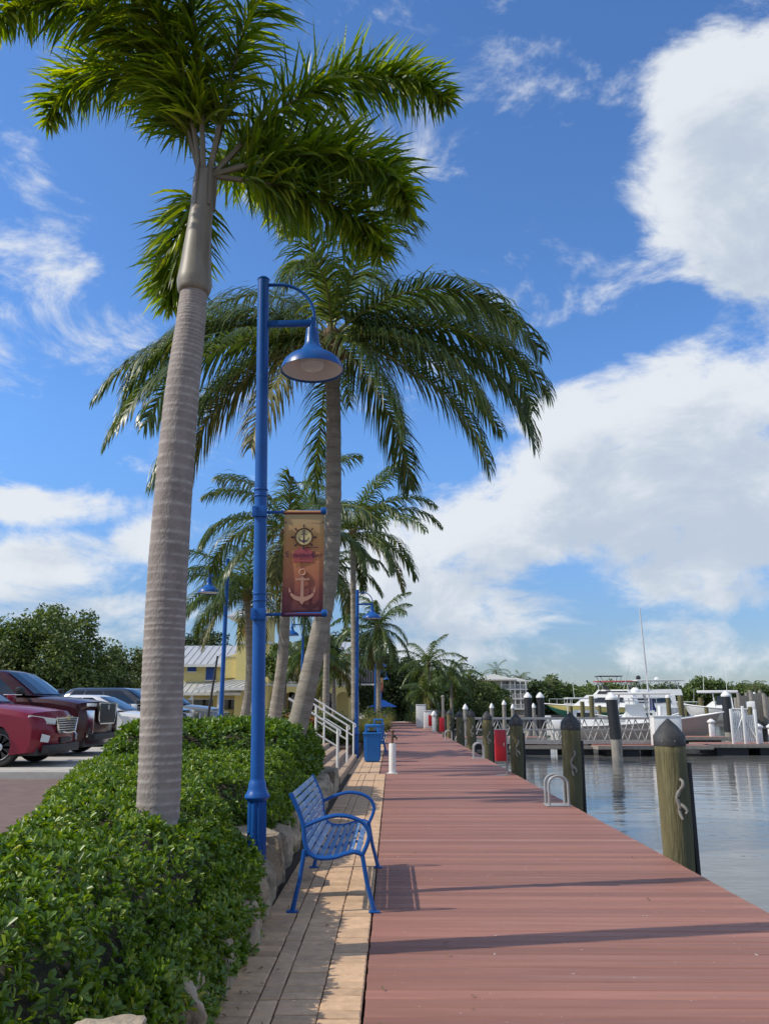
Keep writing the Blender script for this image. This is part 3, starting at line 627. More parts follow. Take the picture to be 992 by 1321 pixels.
# ---------------------------------------------------------------- the big foxtail palm
def foxtail():
    Y = 5.8; rng = np.random.default_rng(21); base = at(205,1030,Y); base.z = .35
    t = thing('foxtail_palm', 'big smooth grey palm with bushy plume fronds rising from the foreground hedge', 'palm tree', base)
    rel = lambda px, py: at(px, py, Y)-base
    pts = [Vector((-.005,0,-.3)), rel(205,1030), rel(211,860), rel(218,720), rel(233,530), rel(246,420), rel(251,372)]
    ringed_trunk(t, pts, [.152,.143,.143,.141,.130,.112,.100], 340, 'trunk_fox', rng, .016, n=36, ring=3)
    C = spline([rel(250,380), rel(252,355), rel(256,310), rel(261,265), rel(265,222)], 30)
    rr = np.interp(np.linspace(0,1,30), [0,.05,.18,.35,.6,1], [.098,.125,.137,.118,.096,.080])
    MB().tube([Vector(c.tolist()) for c in C], rr.tolist(), 20).build('crownshaft', 'shaft', t, True, 180)
    for k in range(5):          # torn sheath edges round the shaft's mouth
        a = k*1.3+.3; top = rel(265,222); sh = MB()
        p = [top+Vector((math.cos(a)*.085, math.sin(a)*.085, -.34)), top+Vector((math.cos(a)*.088, math.sin(a)*.088, -.08)), top+Vector((math.cos(a)*.075, math.sin(a)*.075, .10))]
        sh.tube(p, [.022,.028,.012], 6, flat=.5); sh.build('sheath', 'shaft', t)
    top = rel(266,226)
    specs_old = [(2,60,2.5,98,900),(26,38,2.2,90,820),(4,22,2.35,84,860),(14,0,2.0,56,800),(34,16,2.2,68,760),(200,82,1.9,150,900),(232,80,1.95,140,900),(170,76,1.85,155,860),(262,78,2.1,125,900),
             (128,-16,1.35,64,760),(75,45,2.2,90,700),(118,60,1.9,120,700),(310,72,2.0,110,800),(105,10,1.6,80,650),(-6,46,2.3,92,820),(150,70,1.8,150,700)]
    specs = [(4,54,2.4,104,560),(20,36,1.85,100,440),(2,20,1.85,98,460),(10,-2,1.6,66,440),
             (196,76,2.6,150,600),(224,78,2.6,150,600),(172,74,2.4,155,560),(258,80,2.7,130,540),(118,-18,1.25,60,460),(75,48,2.3,92,420),(318,76,2.6,100,460)]
    for az, el, L, be, n in specs:
        frond(t, top+Vector((math.cos(R(az))*.05, math.sin(R(az))*.05, 0)), az, el, L, be, rng, 'fox', 'leaf_fox', int(n*1.35), .46, w=.028, side=rng.normal(0,8), rm='rachis_fox', r0=.026, p=2.1)
    MB().tube([top+Vector((0,0,-.05)), top+Vector((.16,.05,.8)), top+Vector((.36,.1,1.55))], [.03,.018,.004], 8).build('spear_leaf', 'rachis', t)
foxtail()

# ---------------------------------------------------------------- coconut palms
Yc = 15
b = at(362,965,Yc); b.z = .36; c = at(428,438,Yc)
cspec = [(0,3,5.1,86),(-16,-22,4.5,56),(10,16,5.0,84),(182,6,5.3,76),(196,-16,4.9,60),(171,18,5.4,80),(-4,28,4.9,104),(186,30,4.9,104),(2,34,4.9,98),(-10,10,4.9,78),(14,56,4.6,112),(-34,-8,4.3,62),(32,18,4.6,76),(-62,-20,3.6,58),
         (180,34,4.9,98),(193,10,4.9,78),(168,56,4.5,114),(212,-6,4.5,66),(150,8,4.6,74),(186,-18,4.3,56,'leaf_old'),(172,20,4.8,82),
         (62,74,4.0,88),(120,66,4.2,96),(250,72,3.8,104),(300,60,4.2,104),(90,34,4.5,84),(272,26,4.0,96),(236,-30,3.6,50,'leaf_old'),(100,-20,4,55),(40,-25,3.6,55),(330,30,4.3,92)]
t = coconut('coconut_palm', 'tall coconut palm with wide arching fronds behind the nearest lamp head', b, c, 4.9, 0, 31, cspec, r=(.20,.165,.15,.135), bow=.48, n=92, ll=.98, old=0)
for k in range(5):
    a = k*1.25; MB().lathe([(.02,-.12),(.09,-.07),(.105,.0),(.085,.08),(.02,.12)], (c-b)+Vector((math.cos(a)*.24, math.sin(a)*.24, -.32)), 10).build('coconut', 'husk', t)
PALMS = [ # label, base px, crown px, Y, L, n fronds, bow, seed
 ('slim coconut palm beside the second waterside lamp post', (459,925), (455,690), 35, 4.3, 20, 0.0, 41),
 ('coconut palm with a curved trunk behind the parking-side lamp post', (309,935), (319,768), 28.5, 3.5, 20, .25, 42),
 ('leaning coconut palm just left of the big coconut trunk, behind the banner', (346,938), (372,690), 21, 3.0, 12, .15, 43),
 ('coconut palm with brown hanging fronds between banner and slim palm', (420,915), (424,735), 38, 3.4, 12, 0, 44),
 ('dark coconut palm beyond the second waterside lamp post', (489,918), (487,812), 52, 3.4, 18, 0, 45),
 ('coconut palm standing up out of the dark trees at the boardwalk end', (552,915), (553,858), 78, 3.9, 16, .1, 46),
 ('lower right palm among the trees at the boardwalk end', (583,915), (581,876), 84, 3.2, 14, 0, 47),
 ('short palm in front of the yellow arcade', (372,905), (398,848), 48, 2.1, 12, .2, 48),
 ('small palm in front of the right end of the yellow arcade', (432,905), (430,862), 55, 2.8, 14, 0, 49),
 ('bushy low palm at the water edge beside the boardwalk end', (556,922), (548,895), 72, 2.4, 13, 0, 50),
]
for i, (lab, bp, cp, Y, L, nf, bow, sd) in enumerate(PALMS):
    b = at(bp[0], bp[1], Y); b.z = .3 if Y < 70 else .0; c = at(cp[0], cp[1], Y)
    coconut('coconut_palm', lab, b, c, L*1.02, int(nf*1.35), sd, None, r=(.19,.15,.13,.11) if Y < 60 else (.17,.14,.12), bow=bow, n=70 if Y < 35 else 44, ll=.8, old=4 if sd == 44 else 2, elr=(82,-50 if sd in (44,45) else (-12 if sd == 42 else -28)))

# ---------------------------------------------------------------- lamp posts
def lamp_post():
    t = thing('lamp_post', 'x', 'lamp post', (0,0,0), 0, 'blue lamp posts')
    r = .062
    MB().tube([(0,0,.44),(0,0,2.5),(0,0,5.2)], [r,r*.98,r*.95], 20).build('pole', 'blue', t, True, 60)
    n = 40; vs = []
    fb = MB()
    for z in (-.36,.42):
        for k in range(n): a = 2*math.pi*k/n; rr = .083 if k%4 < 2 else .073; vs.append((rr*math.cos(a), rr*math.sin(a), z))
    fb.add(vs, [(k,(k+1)%n,(k+1)%n+n,k+n) for k in range(n)]+[tuple(range(n,2*n))]).build('fluted_base', 'blue', t, True, 30)
    MB().lathe([(.078,.40),(.098,.415),(.112,.435),(.110,.452),(.092,.475),(.080,.51),(.076,.55),(.070,.558),(.066,.58)], (0,0,0), 24).build('collar', 'blue', t)
    for z in (2.07,2.13,3.02,3.08): MB().lathe([(r+.006,z),(r+.008,z+.006),(r+.006,z+.012)], (0,0,0), 20).build('band', 'blue', t)
    MB().lathe([(r,5.19),(r+.004,5.20),(r*.6,5.225),(.005,5.235)], (0,0,0), 20).build('cap', 'blue', t)
    MB().box(r-.02,.50,-.028,.028,4.70,4.755,.006).build('arm', 'blue', t)
    pts = [(r-.01,0,5.14)]+[(r+.10+.36*math.sin(a), 0, 4.79+.35*math.cos(a)) for a in np.linspace(0, math.pi/2, 12)]+[(r+.46,0,4.70)]
    MB().tube(pts, .017, 10).build('curved_brace', 'blue', t)
    cx_ = .50
    MB().tube([(cx_,0,4.78),(cx_,0,4.60)], .03, 12).build('stem', 'blue', t)
    sh = MB().lathe([(.035,4.67),(.058,4.665),(.066,4.60),(.074,4.52),(.092,4.475),(.125,4.435),(.175,4.40),(.235,4.368),(.282,4.325),(.308,4.27),(.316,4.235),(.310,4.235),(.296,4.27),(.27,4.312),(.225,4.35),(.165,4.385),(.10,4.42)], (cx_,0,0), 36, capb=True, capt=True).build('shade', 'blue', t)
    MB().lathe([(.302,4.255),(.266,4.303),(.221,4.341),(.160,4.376),(.10,4.40)], (cx_,0,0), 36, capb=False, capt=True).build('reflector', 'white_paint', sh)
    MB().lathe([(.02,4.26),(.10,4.265),(.125,4.29),(.125,4.40)], (cx_,0,0), 20).build('lens', 'lamp_glass', sh)
    return t
L0 = lamp_post()
z0 = .36
LY = 7.6; lp = at(332.5,1060,LY)
L0.location = (lp.x, LY, z0); L0.scale = (1,1,(at(341,357,LY).z-z0)/5.23)
L0.rotation_euler = (0, math.atan2(at(341,357,LY).x-lp.x, at(341,357,LY).z-lp.z), 0)
L0['label'] = 'nearest blue lamp post with banner arms, beside the big palm trunk'
lamps = [((-4.68,22.9,LOT), math.pi, 'blue lamp post at the parking side, arm pointing left, between parked cars and palms'),
         ((gx(460,27.9),27.9,.3), 0, 'second blue waterside lamp post, behind the white handrails'),
         ((gx(484,60),60,.2), 0, 'third blue waterside lamp post, with a small orange banner, before the dark trees'),
         ((gx(492,88),88,.2), 0, 'farthest blue waterside lamp post, its shade just under the third lamp'),
         ((gx(389,37),37,LOT), math.pi, 'blue lamp post facing left, seen between the banner and the leaning palm trunk'),
         ((gx(423,58),58,LOT), math.pi, 'thin far blue lamp post before the yellow arcade'),
         ((gx(146,82),82,.5), math.pi*1.1, 'far blue lamp over the parking lot before the leafy trees at left')]
for loc, rz, lab in lamps:
    o = copy_tree(L0); o.location = loc; o.rotation_euler = (0,0,rz); o.scale = (1,1,1); o['label'] = lab
for z in (0,1):
    zz = at(420,661,LY).z if z == 0 else at(420,793,LY).z
    a = MB().tube([(.05,0,0),(.60,0,0)], .0135, 10); a.lathe([(.01,0),(.030,.006),(.035,.03),(.03,.055),(.01,.062)], (0,0,0), 14, M=Matrix.Translation((.575,0,0)) @ Matrix.Rotation(R(90),4,'Y'))
    o = a.build('banner_arm', 'blue', L0); o.location = (0,0,(zz-z0)/L0.scale[2])
    h = MB().box(-.07,.07,-.075,-.055,-.05,.05,.004); h.box(-.068,.068,-.07,.07,-.045,-.03); 
    for q in (-.03,.0,.03): h.lathe([(.012,0),(.012,.012)], (0,0,0), 8, M=Matrix.Translation((-.03,-.074,q)) @ Matrix.Rotation(R(90),4,'X'))
    o2 = h.build('bracket', 'blue', L0); o2.location = (0,0,(zz-z0)/L0.scale[2])
# banner
def banner_mat():
    m = bpy.data.materials.new('banner_print'); m.use_nodes = True; N, L = m.node_tree.nodes, m.node_tree.links; b = N['Principled BSDF']; b.inputs['Roughness'].default_value = .75
    tc = N.new('ShaderNodeTexCoord'); sp = N.new('ShaderNodeSeparateXYZ'); L.new(tc.outputs['Generated'], sp.inputs[0])
    nz = N.new('ShaderNodeTexNoise'); nz.inputs['Scale'].default_value = 4; mp = N.new('ShaderNodeMapping'); mp.inputs['Scale'].default_value = (1,1,6); L.new(tc.outputs['Generated'], mp.inputs[0]); L.new(mp.outputs[0], nz.inputs['Vector'])
    ad = N.new('ShaderNodeMath'); ad.operation = 'MULTIPLY_ADD'; ad.inputs[1].default_value = .12; L.new(nz.outputs[0], ad.inputs[0]); L.new(sp.outputs[2], ad.inputs[2])
    cr = N.new('ShaderNodeValToRGB'); e = cr.color_ramp.elements; e[0].position = .08; e[0].color = (.14,.045,.055,1); e[1].position = 1.0; e[1].color = (.56,.42,.22,1)
    for p, c_ in ((.26,(.28,.085,.078,1)),(.42,(.50,.185,.10,1)),(.62,(.60,.27,.115,1)),(.82,(.60,.34,.13,1))): q = e.new(p); q.color = c_
    L.new(ad.outputs[0], cr.inputs[0]); L.new(cr.outputs[0], b.inputs['Base Color'])
    tr = N.new('ShaderNodeBsdfTranslucent'); L.new(cr.outputs[0], tr.inputs[0]); ms = N.new('ShaderNodeMixShader'); ms.inputs[0].default_value = .25
    L.new(b.outputs[0], ms.inputs[1]); L.new(tr.outputs[0], ms.inputs[2]); L.new(ms.outputs[0], N['Material Output'].inputs[0]); MATS['banner_print'] = m
banner_mat()
mat('ink', (.045,.03,.06), .8); mat('ink_pale', (.46,.25,.18), .8, var=.05); mat('ink_disc', (.62,.50,.24), .8, var=.04); mat('ink_pink', (.36,.075,.085), .8, var=.05); mat('ink_violet', (.06,.015,.06), .8)
def anchor(mb, s, x=0, z=0, y=0, th=1.0):
    T = .0015
    ring = [(x+s*.085*math.cos(a), y, z+s*.43+s*.085*math.sin(a)) for a in np.linspace(0, 2*math.pi, 15)]
    mb.tube(ring, s*.024*th, 6, flat=1)
    mb.poly([(x-s*.035*th,y,z+s*.36),(x+s*.035*th,y,z+s*.36),(x+s*.05*th,y,z-s*.42),(x-s*.05*th,y,z-s*.42)], (0,T,0))
    mb.poly([(x-s*.20,y,z+s*.20),(x+s*.20,y,z+s*.20),(x+s*.20,y,z+s*.26),(x-s*.20,y,z+s*.26)], (0,T,0))
    out = [(x+s*.36*math.sin(a), y, z-s*.10-s*.30*math.cos(a)) for a in np.linspace(-1.25, 1.25, 17)]
    inn = [(x+s*.33*math.sin(a), y, z-s*.06-s*.26*math.cos(a)*.82) for a in np.linspace(1.15, -1.15, 17)]
    pp = out+inn; n = 17
    vs = [Vector(p) for p in pp]; d = Vector((0,T,0)); fs = [(k,k+1,2*n-2-k,2*n-1-k) for k in range(n-1)]; m_ = len(vs)
    mb.add(vs+[v+d for v in vs], fs+[tuple(i+m_ for i in reversed(f)) for f in fs])
    mb.poly([(x,y,z-s*.50),(x+s*.10,y,z-s*.36),(x-s*.10,y,z-s*.36)], (0,T,0))
    for sg in (-1,1): mb.poly([(x+sg*s*.375,y,z+s*.02),(x+sg*s*.31,y,z-s*.12),(x+sg*s*.375,y,z-s*.16)], (0,T,0))
def text_part(txt, size, loc, m, parent, align='CENTER'):
    cu = bpy.data.curves.new('lettering', 'FONT'); cu.body = txt; cu.size = size; cu.align_x = align; cu.extrude = .0006
    ob = bpy.data.objects.new('tmp', cu); col.objects.link(ob); dg = bpy.context.evaluated_depsgraph_get(); me = bpy.data.meshes.new_from_object(ob.evaluated_get(dg)); bpy.data.objects.remove(ob)
    me.materials.clear(); o = mesh_obj('lettering', me, m, parent, False); o.location = loc; o.rotation_euler = (R(90),0,0); return o
def make_banner():
    W_, H_ = .385, at(390,661,LY).z-at(390,793,LY).z
    t = thing('banner', 'orange sunset banner with ship wheel and anchor on the nearest lamp post', 'banner', at(390,793,LY))
    nx, nz_ = 8, 20; vs = []; fs = []
    for j in range(nz_+1):
        for i in range(nx+1): u, v = i/nx, j/nz_; vs.append((-W_/2+u*W_, .012*math.sin(u*3.1+v*4)*math.sin(v*math.pi), v*H_))
    for j in range(nz_):
        for i in range(nx): a = j*(nx+1)+i; fs.append((a,a+1,a+nx+2,a+nx+1))
    cl = MB().add(vs, fs).build('cloth', 'banner_print', t); sm = cl.modifiers.new('s','SOLIDIFY'); sm.thickness = .003
    yb = -.018
    for z in (.0, H_): MB().tube([(-W_/2-.002,0,z),(W_/2+.002,0,z)], .020, 10).build('sleeve', 'banner_print' if z else 'ink_violet', t)
    MB().box(-W_/2,W_/2,-.006,-.004,H_-.105,H_-.10).build('seam', 'ink_pale', t, False)
    for sx in (-1,1): MB().lathe([(.008,0),(.008,.004)], (0,0,0), 10, M=Matrix.Translation((sx*(W_/2-.015),-.004,H_-.10)) @ Matrix.Rotation(R(90),4,'X')).build('grommet', 'iron', t)
    wz = H_-.245
    d = MB().lathe([(.074,0),(.074,.002)], (0,0,0), 24, M=Matrix.Translation((0,yb+.003,wz)) @ Matrix.Rotation(R(90),4,'X')).build('wheel_disc', 'ink_disc', t)
    w = MB(); ring = [(.085*math.cos(a), yb, wz+.085*math.sin(a)) for a in np.linspace(0, 2*math.pi, 33)]; w.tube(ring, .009, 6, flat=.25)
    for k in range(8):
        a = k*math.pi/4; w.tube([(.09*math.cos(a), yb, wz+.09*math.sin(a)), (.122*math.cos(a), yb, wz+.122*math.sin(a))], .005, 5); w.tube([(.104*math.cos(a), yb, wz+.104*math.sin(a)), (.114*math.cos(a), yb, wz+.114*math.sin(a))], .0085, 5)
    w.build('ship_wheel', 'ink', t)
    am = MB(); anchor(am, .125, 0, wz, yb-.001, 1.1); am.build('small_anchor', 'ink', t)
    s = MB(); s.poly([(.095*math.cos(a), yb, H_*.575+.07*math.sin(a)) for a in np.linspace(0, math.pi, 17)], (0,.002,0)); s.box(-.10,.10,yb,yb+.002,H_*.535,H_*.573); s.box(-.095,.095,yb,yb+.002,H_*.505,H_*.53); s.build('setting_sun', 'ink_pink', t, False)
    for q in range(2): MB().tube([(.02+.07*q,yb-.002,H_*.645),(.05+.06*q,yb-.002,H_*.652),(.08+.06*q,yb-.002,H_*.643)], .003, 5).build('bird', 'ink', t)
    text_part('S', .080, (-.172,yb-.003,H_*.552), 'ink_violet', t, 'LEFT'); text_part('TINGRAY', .050, (-.125,yb-.003,H_*.554), 'ink_violet', t, 'LEFT')
    text_part('B', .080, (.078,yb-.003,H_*.552), 'ink_violet', t, 'LEFT'); text_part('AY', .050, (.122,yb-.003,H_*.554), 'ink_violet', t, 'LEFT')
    am = MB(); anchor(am, .33, -.005, .255, yb, 1.0); am.build('large_anchor', 'ink_pale', t)
    return t
bn = make_banner()
c2 = copy_tree(bn); c2.location = (gx(491,59.9),59.85,gz(893,60)); c2['label'] = 'small far orange banner on the third waterside lamp post'
for o in (bn, c2): o['group'] = 'orange street banners'

# ---------------------------------------------------------------- bench
def make_bench():
    Y0 = 7.08; ref = at(378,1177,Y0); L_ = 1.86; W = lambda px, py: Vector((at(px,py,Y0).x-ref.x, 0, at(px,py,Y0).z))
    t = thing('bench', 'near blue metal slatted bench with looped arms on the pavers', 'bench', (ref.x,Y0,0), 0, 'blue benches facing the boardwalk')
    back = [W(375,1023), W(381,1036), W(388,1053), W(392,1068), W(393,1083)]; seat = [W(396,1095), W(402,1103), W(413,1107), W(431,1106), W(447,1101), W(458,1099), W(466,1102)]
    curve = spline([p for p in back+seat], 60)
    arm = spline([W(391,1067), W(404,1061), W(420,1055), W(437,1052), W(456,1055), W(470,1063), W(476,1076), W(474,1088), W(468,1102)], 30)
    for k, yy in enumerate((0, L_)):
        off = Vector((0,yy,0)); f = MB(); f.tube([Vector(c_.tolist())+off for c_ in curve], .019, 8); f.build('end_frame', 'blue', t)
        a = MB().tube([Vector(c_.tolist())+off for c_ in arm], .017, 8); a.build('armrest', 'blue', t)
        for foot, top_, bow in ((W(377,1176), W(393,1096), .01), (W(483,1177), W(467,1100), -.01)):
            m_ = (foot+top_)/2+Vector((bow,0,0)); lg = MB().tube([foot+off, foot*.75+m_*.25+off, m_+off, top_+off], [.021,.019,.018,.018], 8)
            l_ = lg.build('leg', 'blue', t); MB().box(foot.x-.045,foot.x+.045,yy-.03,yy+.03,.001,.014,.004).build('foot_plate', 'blue', l_)
    # slats follow the curve from the top of the back to the seat's front
    arc = np.concatenate([[0], np.cumsum(np.linalg.norm(np.diff(curve, axis=0), axis=1))]); tot = arc[-1]; ns = 15; w_ = tot/ns*.74
    sl = []
    for k in range(ns):
        s_ = (k+.5)*tot/ns; p = np.array([np.interp(s_, arc, curve[:,j]) for j in range(3)]); q = np.array([np.interp(s_+.01, arc, curve[:,j]) for j in range(3)]); d = nrm(q-p)
        an = math.atan2(d[2], d[0]); M = Matrix.Translation(Vector(p.tolist())) @ Matrix.Rotation(-an,4,'Y')
        MB().box(-w_/2,w_/2,.02,L_-.02,-.004,.006,.002,M).build('slat', 'blue_slat', t); sl.append((p, an))
    for yy in (L_*.33, L_*.66):
        MB().tube([Vector(c_.tolist())+Vector((-.006,yy,-.012)) for c_ in curve[2:]], .012, 6).build('strap', 'blue', t)
    MB().tube([W(393,1100)+Vector((.02,0,-.02)), W(393,1100)+Vector((.02,L_,-.02))], .014, 8).build('stretcher', 'blue', t)
    return t
bench = make_bench()
o = copy_tree(bench); o.location = (bench.location.x-.06, 29.0, 0); o['label'] = 'farther blue bench just beyond the first blue bin'

# ---------------------------------------------------------------- bins, bollard
def make_bin():
    t = thing('litter_bin', 'nearest blue litter bin, at the foot of the white handrails', 'bin', (-.60,25.5,0), 0, 'blue litter bins along the boardwalk')
    w = .25; b = MB(); n = 4
    b.add([(-w*.86,-w*.86,.02),(w*.86,-w*.86,.02),(w*.86,w*.86,.02),(-w*.86,w*.86,.02),(-w,-w,.82),(w,-w,.82),(w,w,.82),(-w,w,.82)],[(0,3,2,1),(4,5,6,7),(0,1,5,4),(1,2,6,5),(2,3,7,6),(3,0,4,7)]); b.build('body', 'blue_plastic', t, False)
    for a in range(4):
        for k in range(5):
            u = -.62+.31*k; M = Matrix.Rotation(a*math.pi/2,4,'Z')
            MB().add([M @ Vector(p) for p in ((u*w-.018,-w*.875-.018,.06),(u*w+.018,-w*.875-.018,.06),(u*w+.018,-w*.985-.018,.76),(u*w-.018,-w*.985-.018,.76),(u*w-.018,-w*.84,.06),(u*w+.018,-w*.84,.06),(u*w+.018,-w*.95,.76),(u*w-.018,-w*.95,.76))],
              [(0,1,2,3),(4,7,6,5),(0,4,5,1),(1,5,6,2),(2,6,7,3),(3,7,4,0)]).build('rib', 'blue_plastic', t, False)
    MB().box(-w-.035,w+.035,-w-.035,w+.035,.80,.855,.015).build('rim', 'blue_plastic', t)
    hd = MB(); 
    for sx in (-1,1): hd.box(sx*w*.72-.04,sx*w*.72+.04,-w*.85,w*.85,.856,1.03,.012)
    hd.box(-w*.88,w*.88,-w*.9,w*.9,1.01,1.085,.03); h = hd.build('hood', 'blue_plastic', t)
    MB().box(-w*.55,w*.55,-w*.6,w*.6,.857,.90,.02).build('bag', 'darkin', h)
    return t
bn_ = make_bin()
for loc, lab in (((-.62,37.5,0),'middle blue litter bin, half hidden behind the farther bench'), ((-.62,57,0),'farthest blue litter bin beside the low shrubs')):
    o = copy_tree(bn_); o.location = loc; o['label'] = lab
t = thing('tap_post', 'white round bollard with a small brown water tap on top, at the boardwalk edge', 'bollard', (0,21.1,0))
MB().lathe([(.085,.012),(.085,.70),(.08,.715)], (0,0,0), 20).build('sleeve', 'white_paint', t); MB().box(-.13,.13,-.13,.13,0,.014,.004).build('base_plate', 'white_paint', t)
mat('brass', (.14,.085,.045), .5, metal=.4, var=.3); mat('tapgreen', (.04,.055,.03), .6)
p = MB().tube([(0,0,.70),(0,0,.84),(.01,0,.98)], [.03,.034,.028], 10); p.build('standpipe', 'brass', t); MB().lathe([(.01,0),(.045,.01),(.05,.04),(.03,.06)], (.01,0,.98), 10).build('valve', 'brass', t)
sp_ = MB().tube([(0,0,.86),(.06,0,.88),(.10,0,.86),(.11,0,.80)], [.022,.024,.02,.018], 8); sp_.build('spout', 'tapgreen', t); MB().box(.03,.09,-.04,.04,.90,.915,.004).build('handle', 'tapgreen', t)

# ---------------------------------------------------------------- handrails on the steps
def handrail(label, Y, x0, x1):
    t = thing('handrail', label, 'handrail', (0,0,0), 0, 'white handrails on the steps'); zb = lambda x: .14+(-x-1.15)*.48
    z = lambda x: 1.10+(-x-1.2)*.60
    MB().tube([(x0-.32,Y,z(x0-.32)),(x0,Y,z(x0)),(x1,Y,z(x1)),(x1+.05,Y,z(x1)-.03),(x1+.06,Y,z(x1)-.09),(x1+.02,Y,z(x1)-.11)], .026, 8).build('top_rail', 'white_paint', t)
    MB().tube([(x0,Y,z(x0)-.38),(x1,Y,z(x1)-.38)], .02, 8).build('mid_rail', 'white_paint', t)
    for x, zz in ((x0,.495),(x1,.145)): MB().tube([(x,Y,zz-.02),(x,Y,z(x))], .030, 10).build('post', 'white_paint', t)
handrail('nearest white handrail on the tan steps', 18.9, -1.98-.05, -1.22)
handrail('middle white handrail on the tan steps', 22.9, -1.98-.10, -1.22)
handrail('farthest white handrail on the tan steps, beside the blue bin', 26.2, -2.12, -1.20)

# ---------------------------------------------------------------- pilings at the water's edge
def make_pile():
    t = thing('piling', 'x', 'piling', (0,0,0), 0, 'wooden pilings along the boardwalk edge')
    rng = random.Random(5); zs = np.linspace(-3, 1.30, 26); vs = []; n = 24
    m_ = MB().tube([(0.004*math.sin(z*3),0.003*math.cos(z*2),z) for z in zs], [.168+.006*math.sin(z*2.3)+rng.uniform(-.0015,.0015) for z in zs], n).build('post', 'pile', t, True, 180)
    c_ = MB().lathe([(.172,1.215),(.178,1.215),(.180,1.235),(.178,1.325),(.170,1.335),(.10,1.43),(.012,1.515),(.002,1.517)], (0,0,0), 28, capb=False).build('cap', 'pilecap', t)
    for a in np.linspace(0, 2*math.pi, 9)[:-1]: MB().lathe([(.008,0),(.008,.006)], (0,0,0), 8, M=Matrix.Rotation(a,4,'Z') @ Matrix.Translation((.178,0,1.27)) @ Matrix.Rotation(R(90),4,'Y')).build('nail', 'galv', c_)
    MB().box(.160,.205,-.07,.07,-2,1.03,.008).build('rubber_fender', 'rubber', t)
    # S-shaped line hook on the side facing along the walk
    h = [(.02,-.185,.86),(.035,-.225,.84),(.03,-.235,.79),(.005,-.205,.745),(-.02,-.195,.70),(-.028,-.19,.645),(-.012,-.195,.58),(-.015,-.195,.52),(-.01,-.215,.475),(.0,-.24,.44)]
    hk = MB().tube(spline(h, 26).tolist(), [.014+.010*math.sin(math.pi*i/25) for i in range(26)], 8).build('line_hook', 'hookmetal', t)
    MB().tube([(-.0,-.19,.60),(.035,-.235,.565),(.055,-.245,.53),(.03,-.25,.50)], [.020,.018,.015,.011], 8).build('hook_horn', 'hookmetal', hk)
    for z, x in ((.765,-.008),(.67,-.022),(.545,-.012)): MB().lathe([(.017,0),(.017,.012),(.010,.016)], (0,0,0), 10, M=Matrix.Translation((x,-.198,z)) @ Matrix.Rotation(R(90),4,'X')).build('bolt', 'iron', hk)
    return t
pl = make_pile(); ordn = ['nearest','second','third','fourth','fifth','sixth','seventh','eighth','ninth','tenth','eleventh']
PY = [9.75,15.15,21.7,28.4,34.2,40,46.5,53,60,67.5,75]
for i, Y in enumerate(PY):
    o = pl if i == 0 else copy_tree(pl); o.location = (3.19+.02*math.sin(i*3), Y, -.045+.04*math.sin(i*2.1)); o.rotation_euler = (R(.4*math.sin(i*1.7)), R(-.3*math.cos(i*2.3)), R(8*math.sin(i*5)))
    o['label'] = ('nearest' if i == 0 else ordn[i])+' wooden piling with black cone cap'+(' at the right, closest to the camera' if i == 0 else ' along the boardwalk edge, counted from the camera')

def ladder(Y, label):
    t = thing('dock_ladder', label, 'ladder', (2.78,Y,0), 0, 'metal dock ladders')
    for dx in (0,.34):
        pts = [(dx-.17,-.0,0),(dx-.17,0,.34)]+[(dx-.17,.16-.16*math.cos(a),.34+.14*math.sin(a)) for a in np.linspace(0.2,math.pi-.2,9)]+[(dx-.17,.32,.34),(dx-.17,.32,-.4)]
        pts = [(-.13 if False else p[0], p[1], p[2]) for p in pts]
        MB().tube(pts, .021, 10).build('hoop', 'alu_grey', t)
    MB().box(-.20,.22,-.05,.37,.002,.012,.003).build('base_plate', 'alu_grey', t)
    for k in range(3): MB().tube([(-.17,.32,-.1-.28*k),(.17,.32,-.1-.28*k)], .016, 8).build('rung', 'alu', t)
    t.rotation_euler = (0,0,R(-90)); t.location = (2.60,Y,0)
ladder(14.45, 'nearest pair of metal ladder hoops at the boardwalk edge'); ladder(27.2, 'middle metal ladder hoops at the boardwalk edge'); ladder(41.5, 'farthest small metal ladder hoops at the boardwalk edge')
def redbox(loc, label):
    t = thing('extinguisher_box', label, 'extinguisher box', loc, 0, 'red fire boxes on the boardwalk')
    MB().box(-.13,.13,-.13,.13,.33,1.06,.02).build('cabinet', 'redbox', t); MB().box(-.105,.105,-.142,-.131,.37,1.02,.006).build('door', 'redbox', t)
    MB().box(.131,.165,-.05,.05,0,.95,.004).build('stand', 'galv', t); MB().box(-.12,.20,-.10,.10,0,.012).build('foot', 'galv', t); MB().box(.06,.08,-.152,-.143,.68,.76).build('latch', 'chrome', t)
redbox((2.62,20.6,0), 'nearest red fire extinguisher box by the third piling'); redbox((2.62,44.5,0), 'middle red fire box near the thin tall post'); redbox((2.62,58,0), 'farthest red fire box beside the white cabinets')
t = thing('post', 'thin tall grey wooden post on the boardwalk edge by the red box', 'post', (2.78,46,0)); MB().box(-.07,.07,-.07,.07,0,2.15,.01).build('shaft', 'greywood', t); MB().lathe([(.11,2.15),(.11,2.18),(.02,2.24)], (0,0,0), 4).build('cap', 'greywood', t)
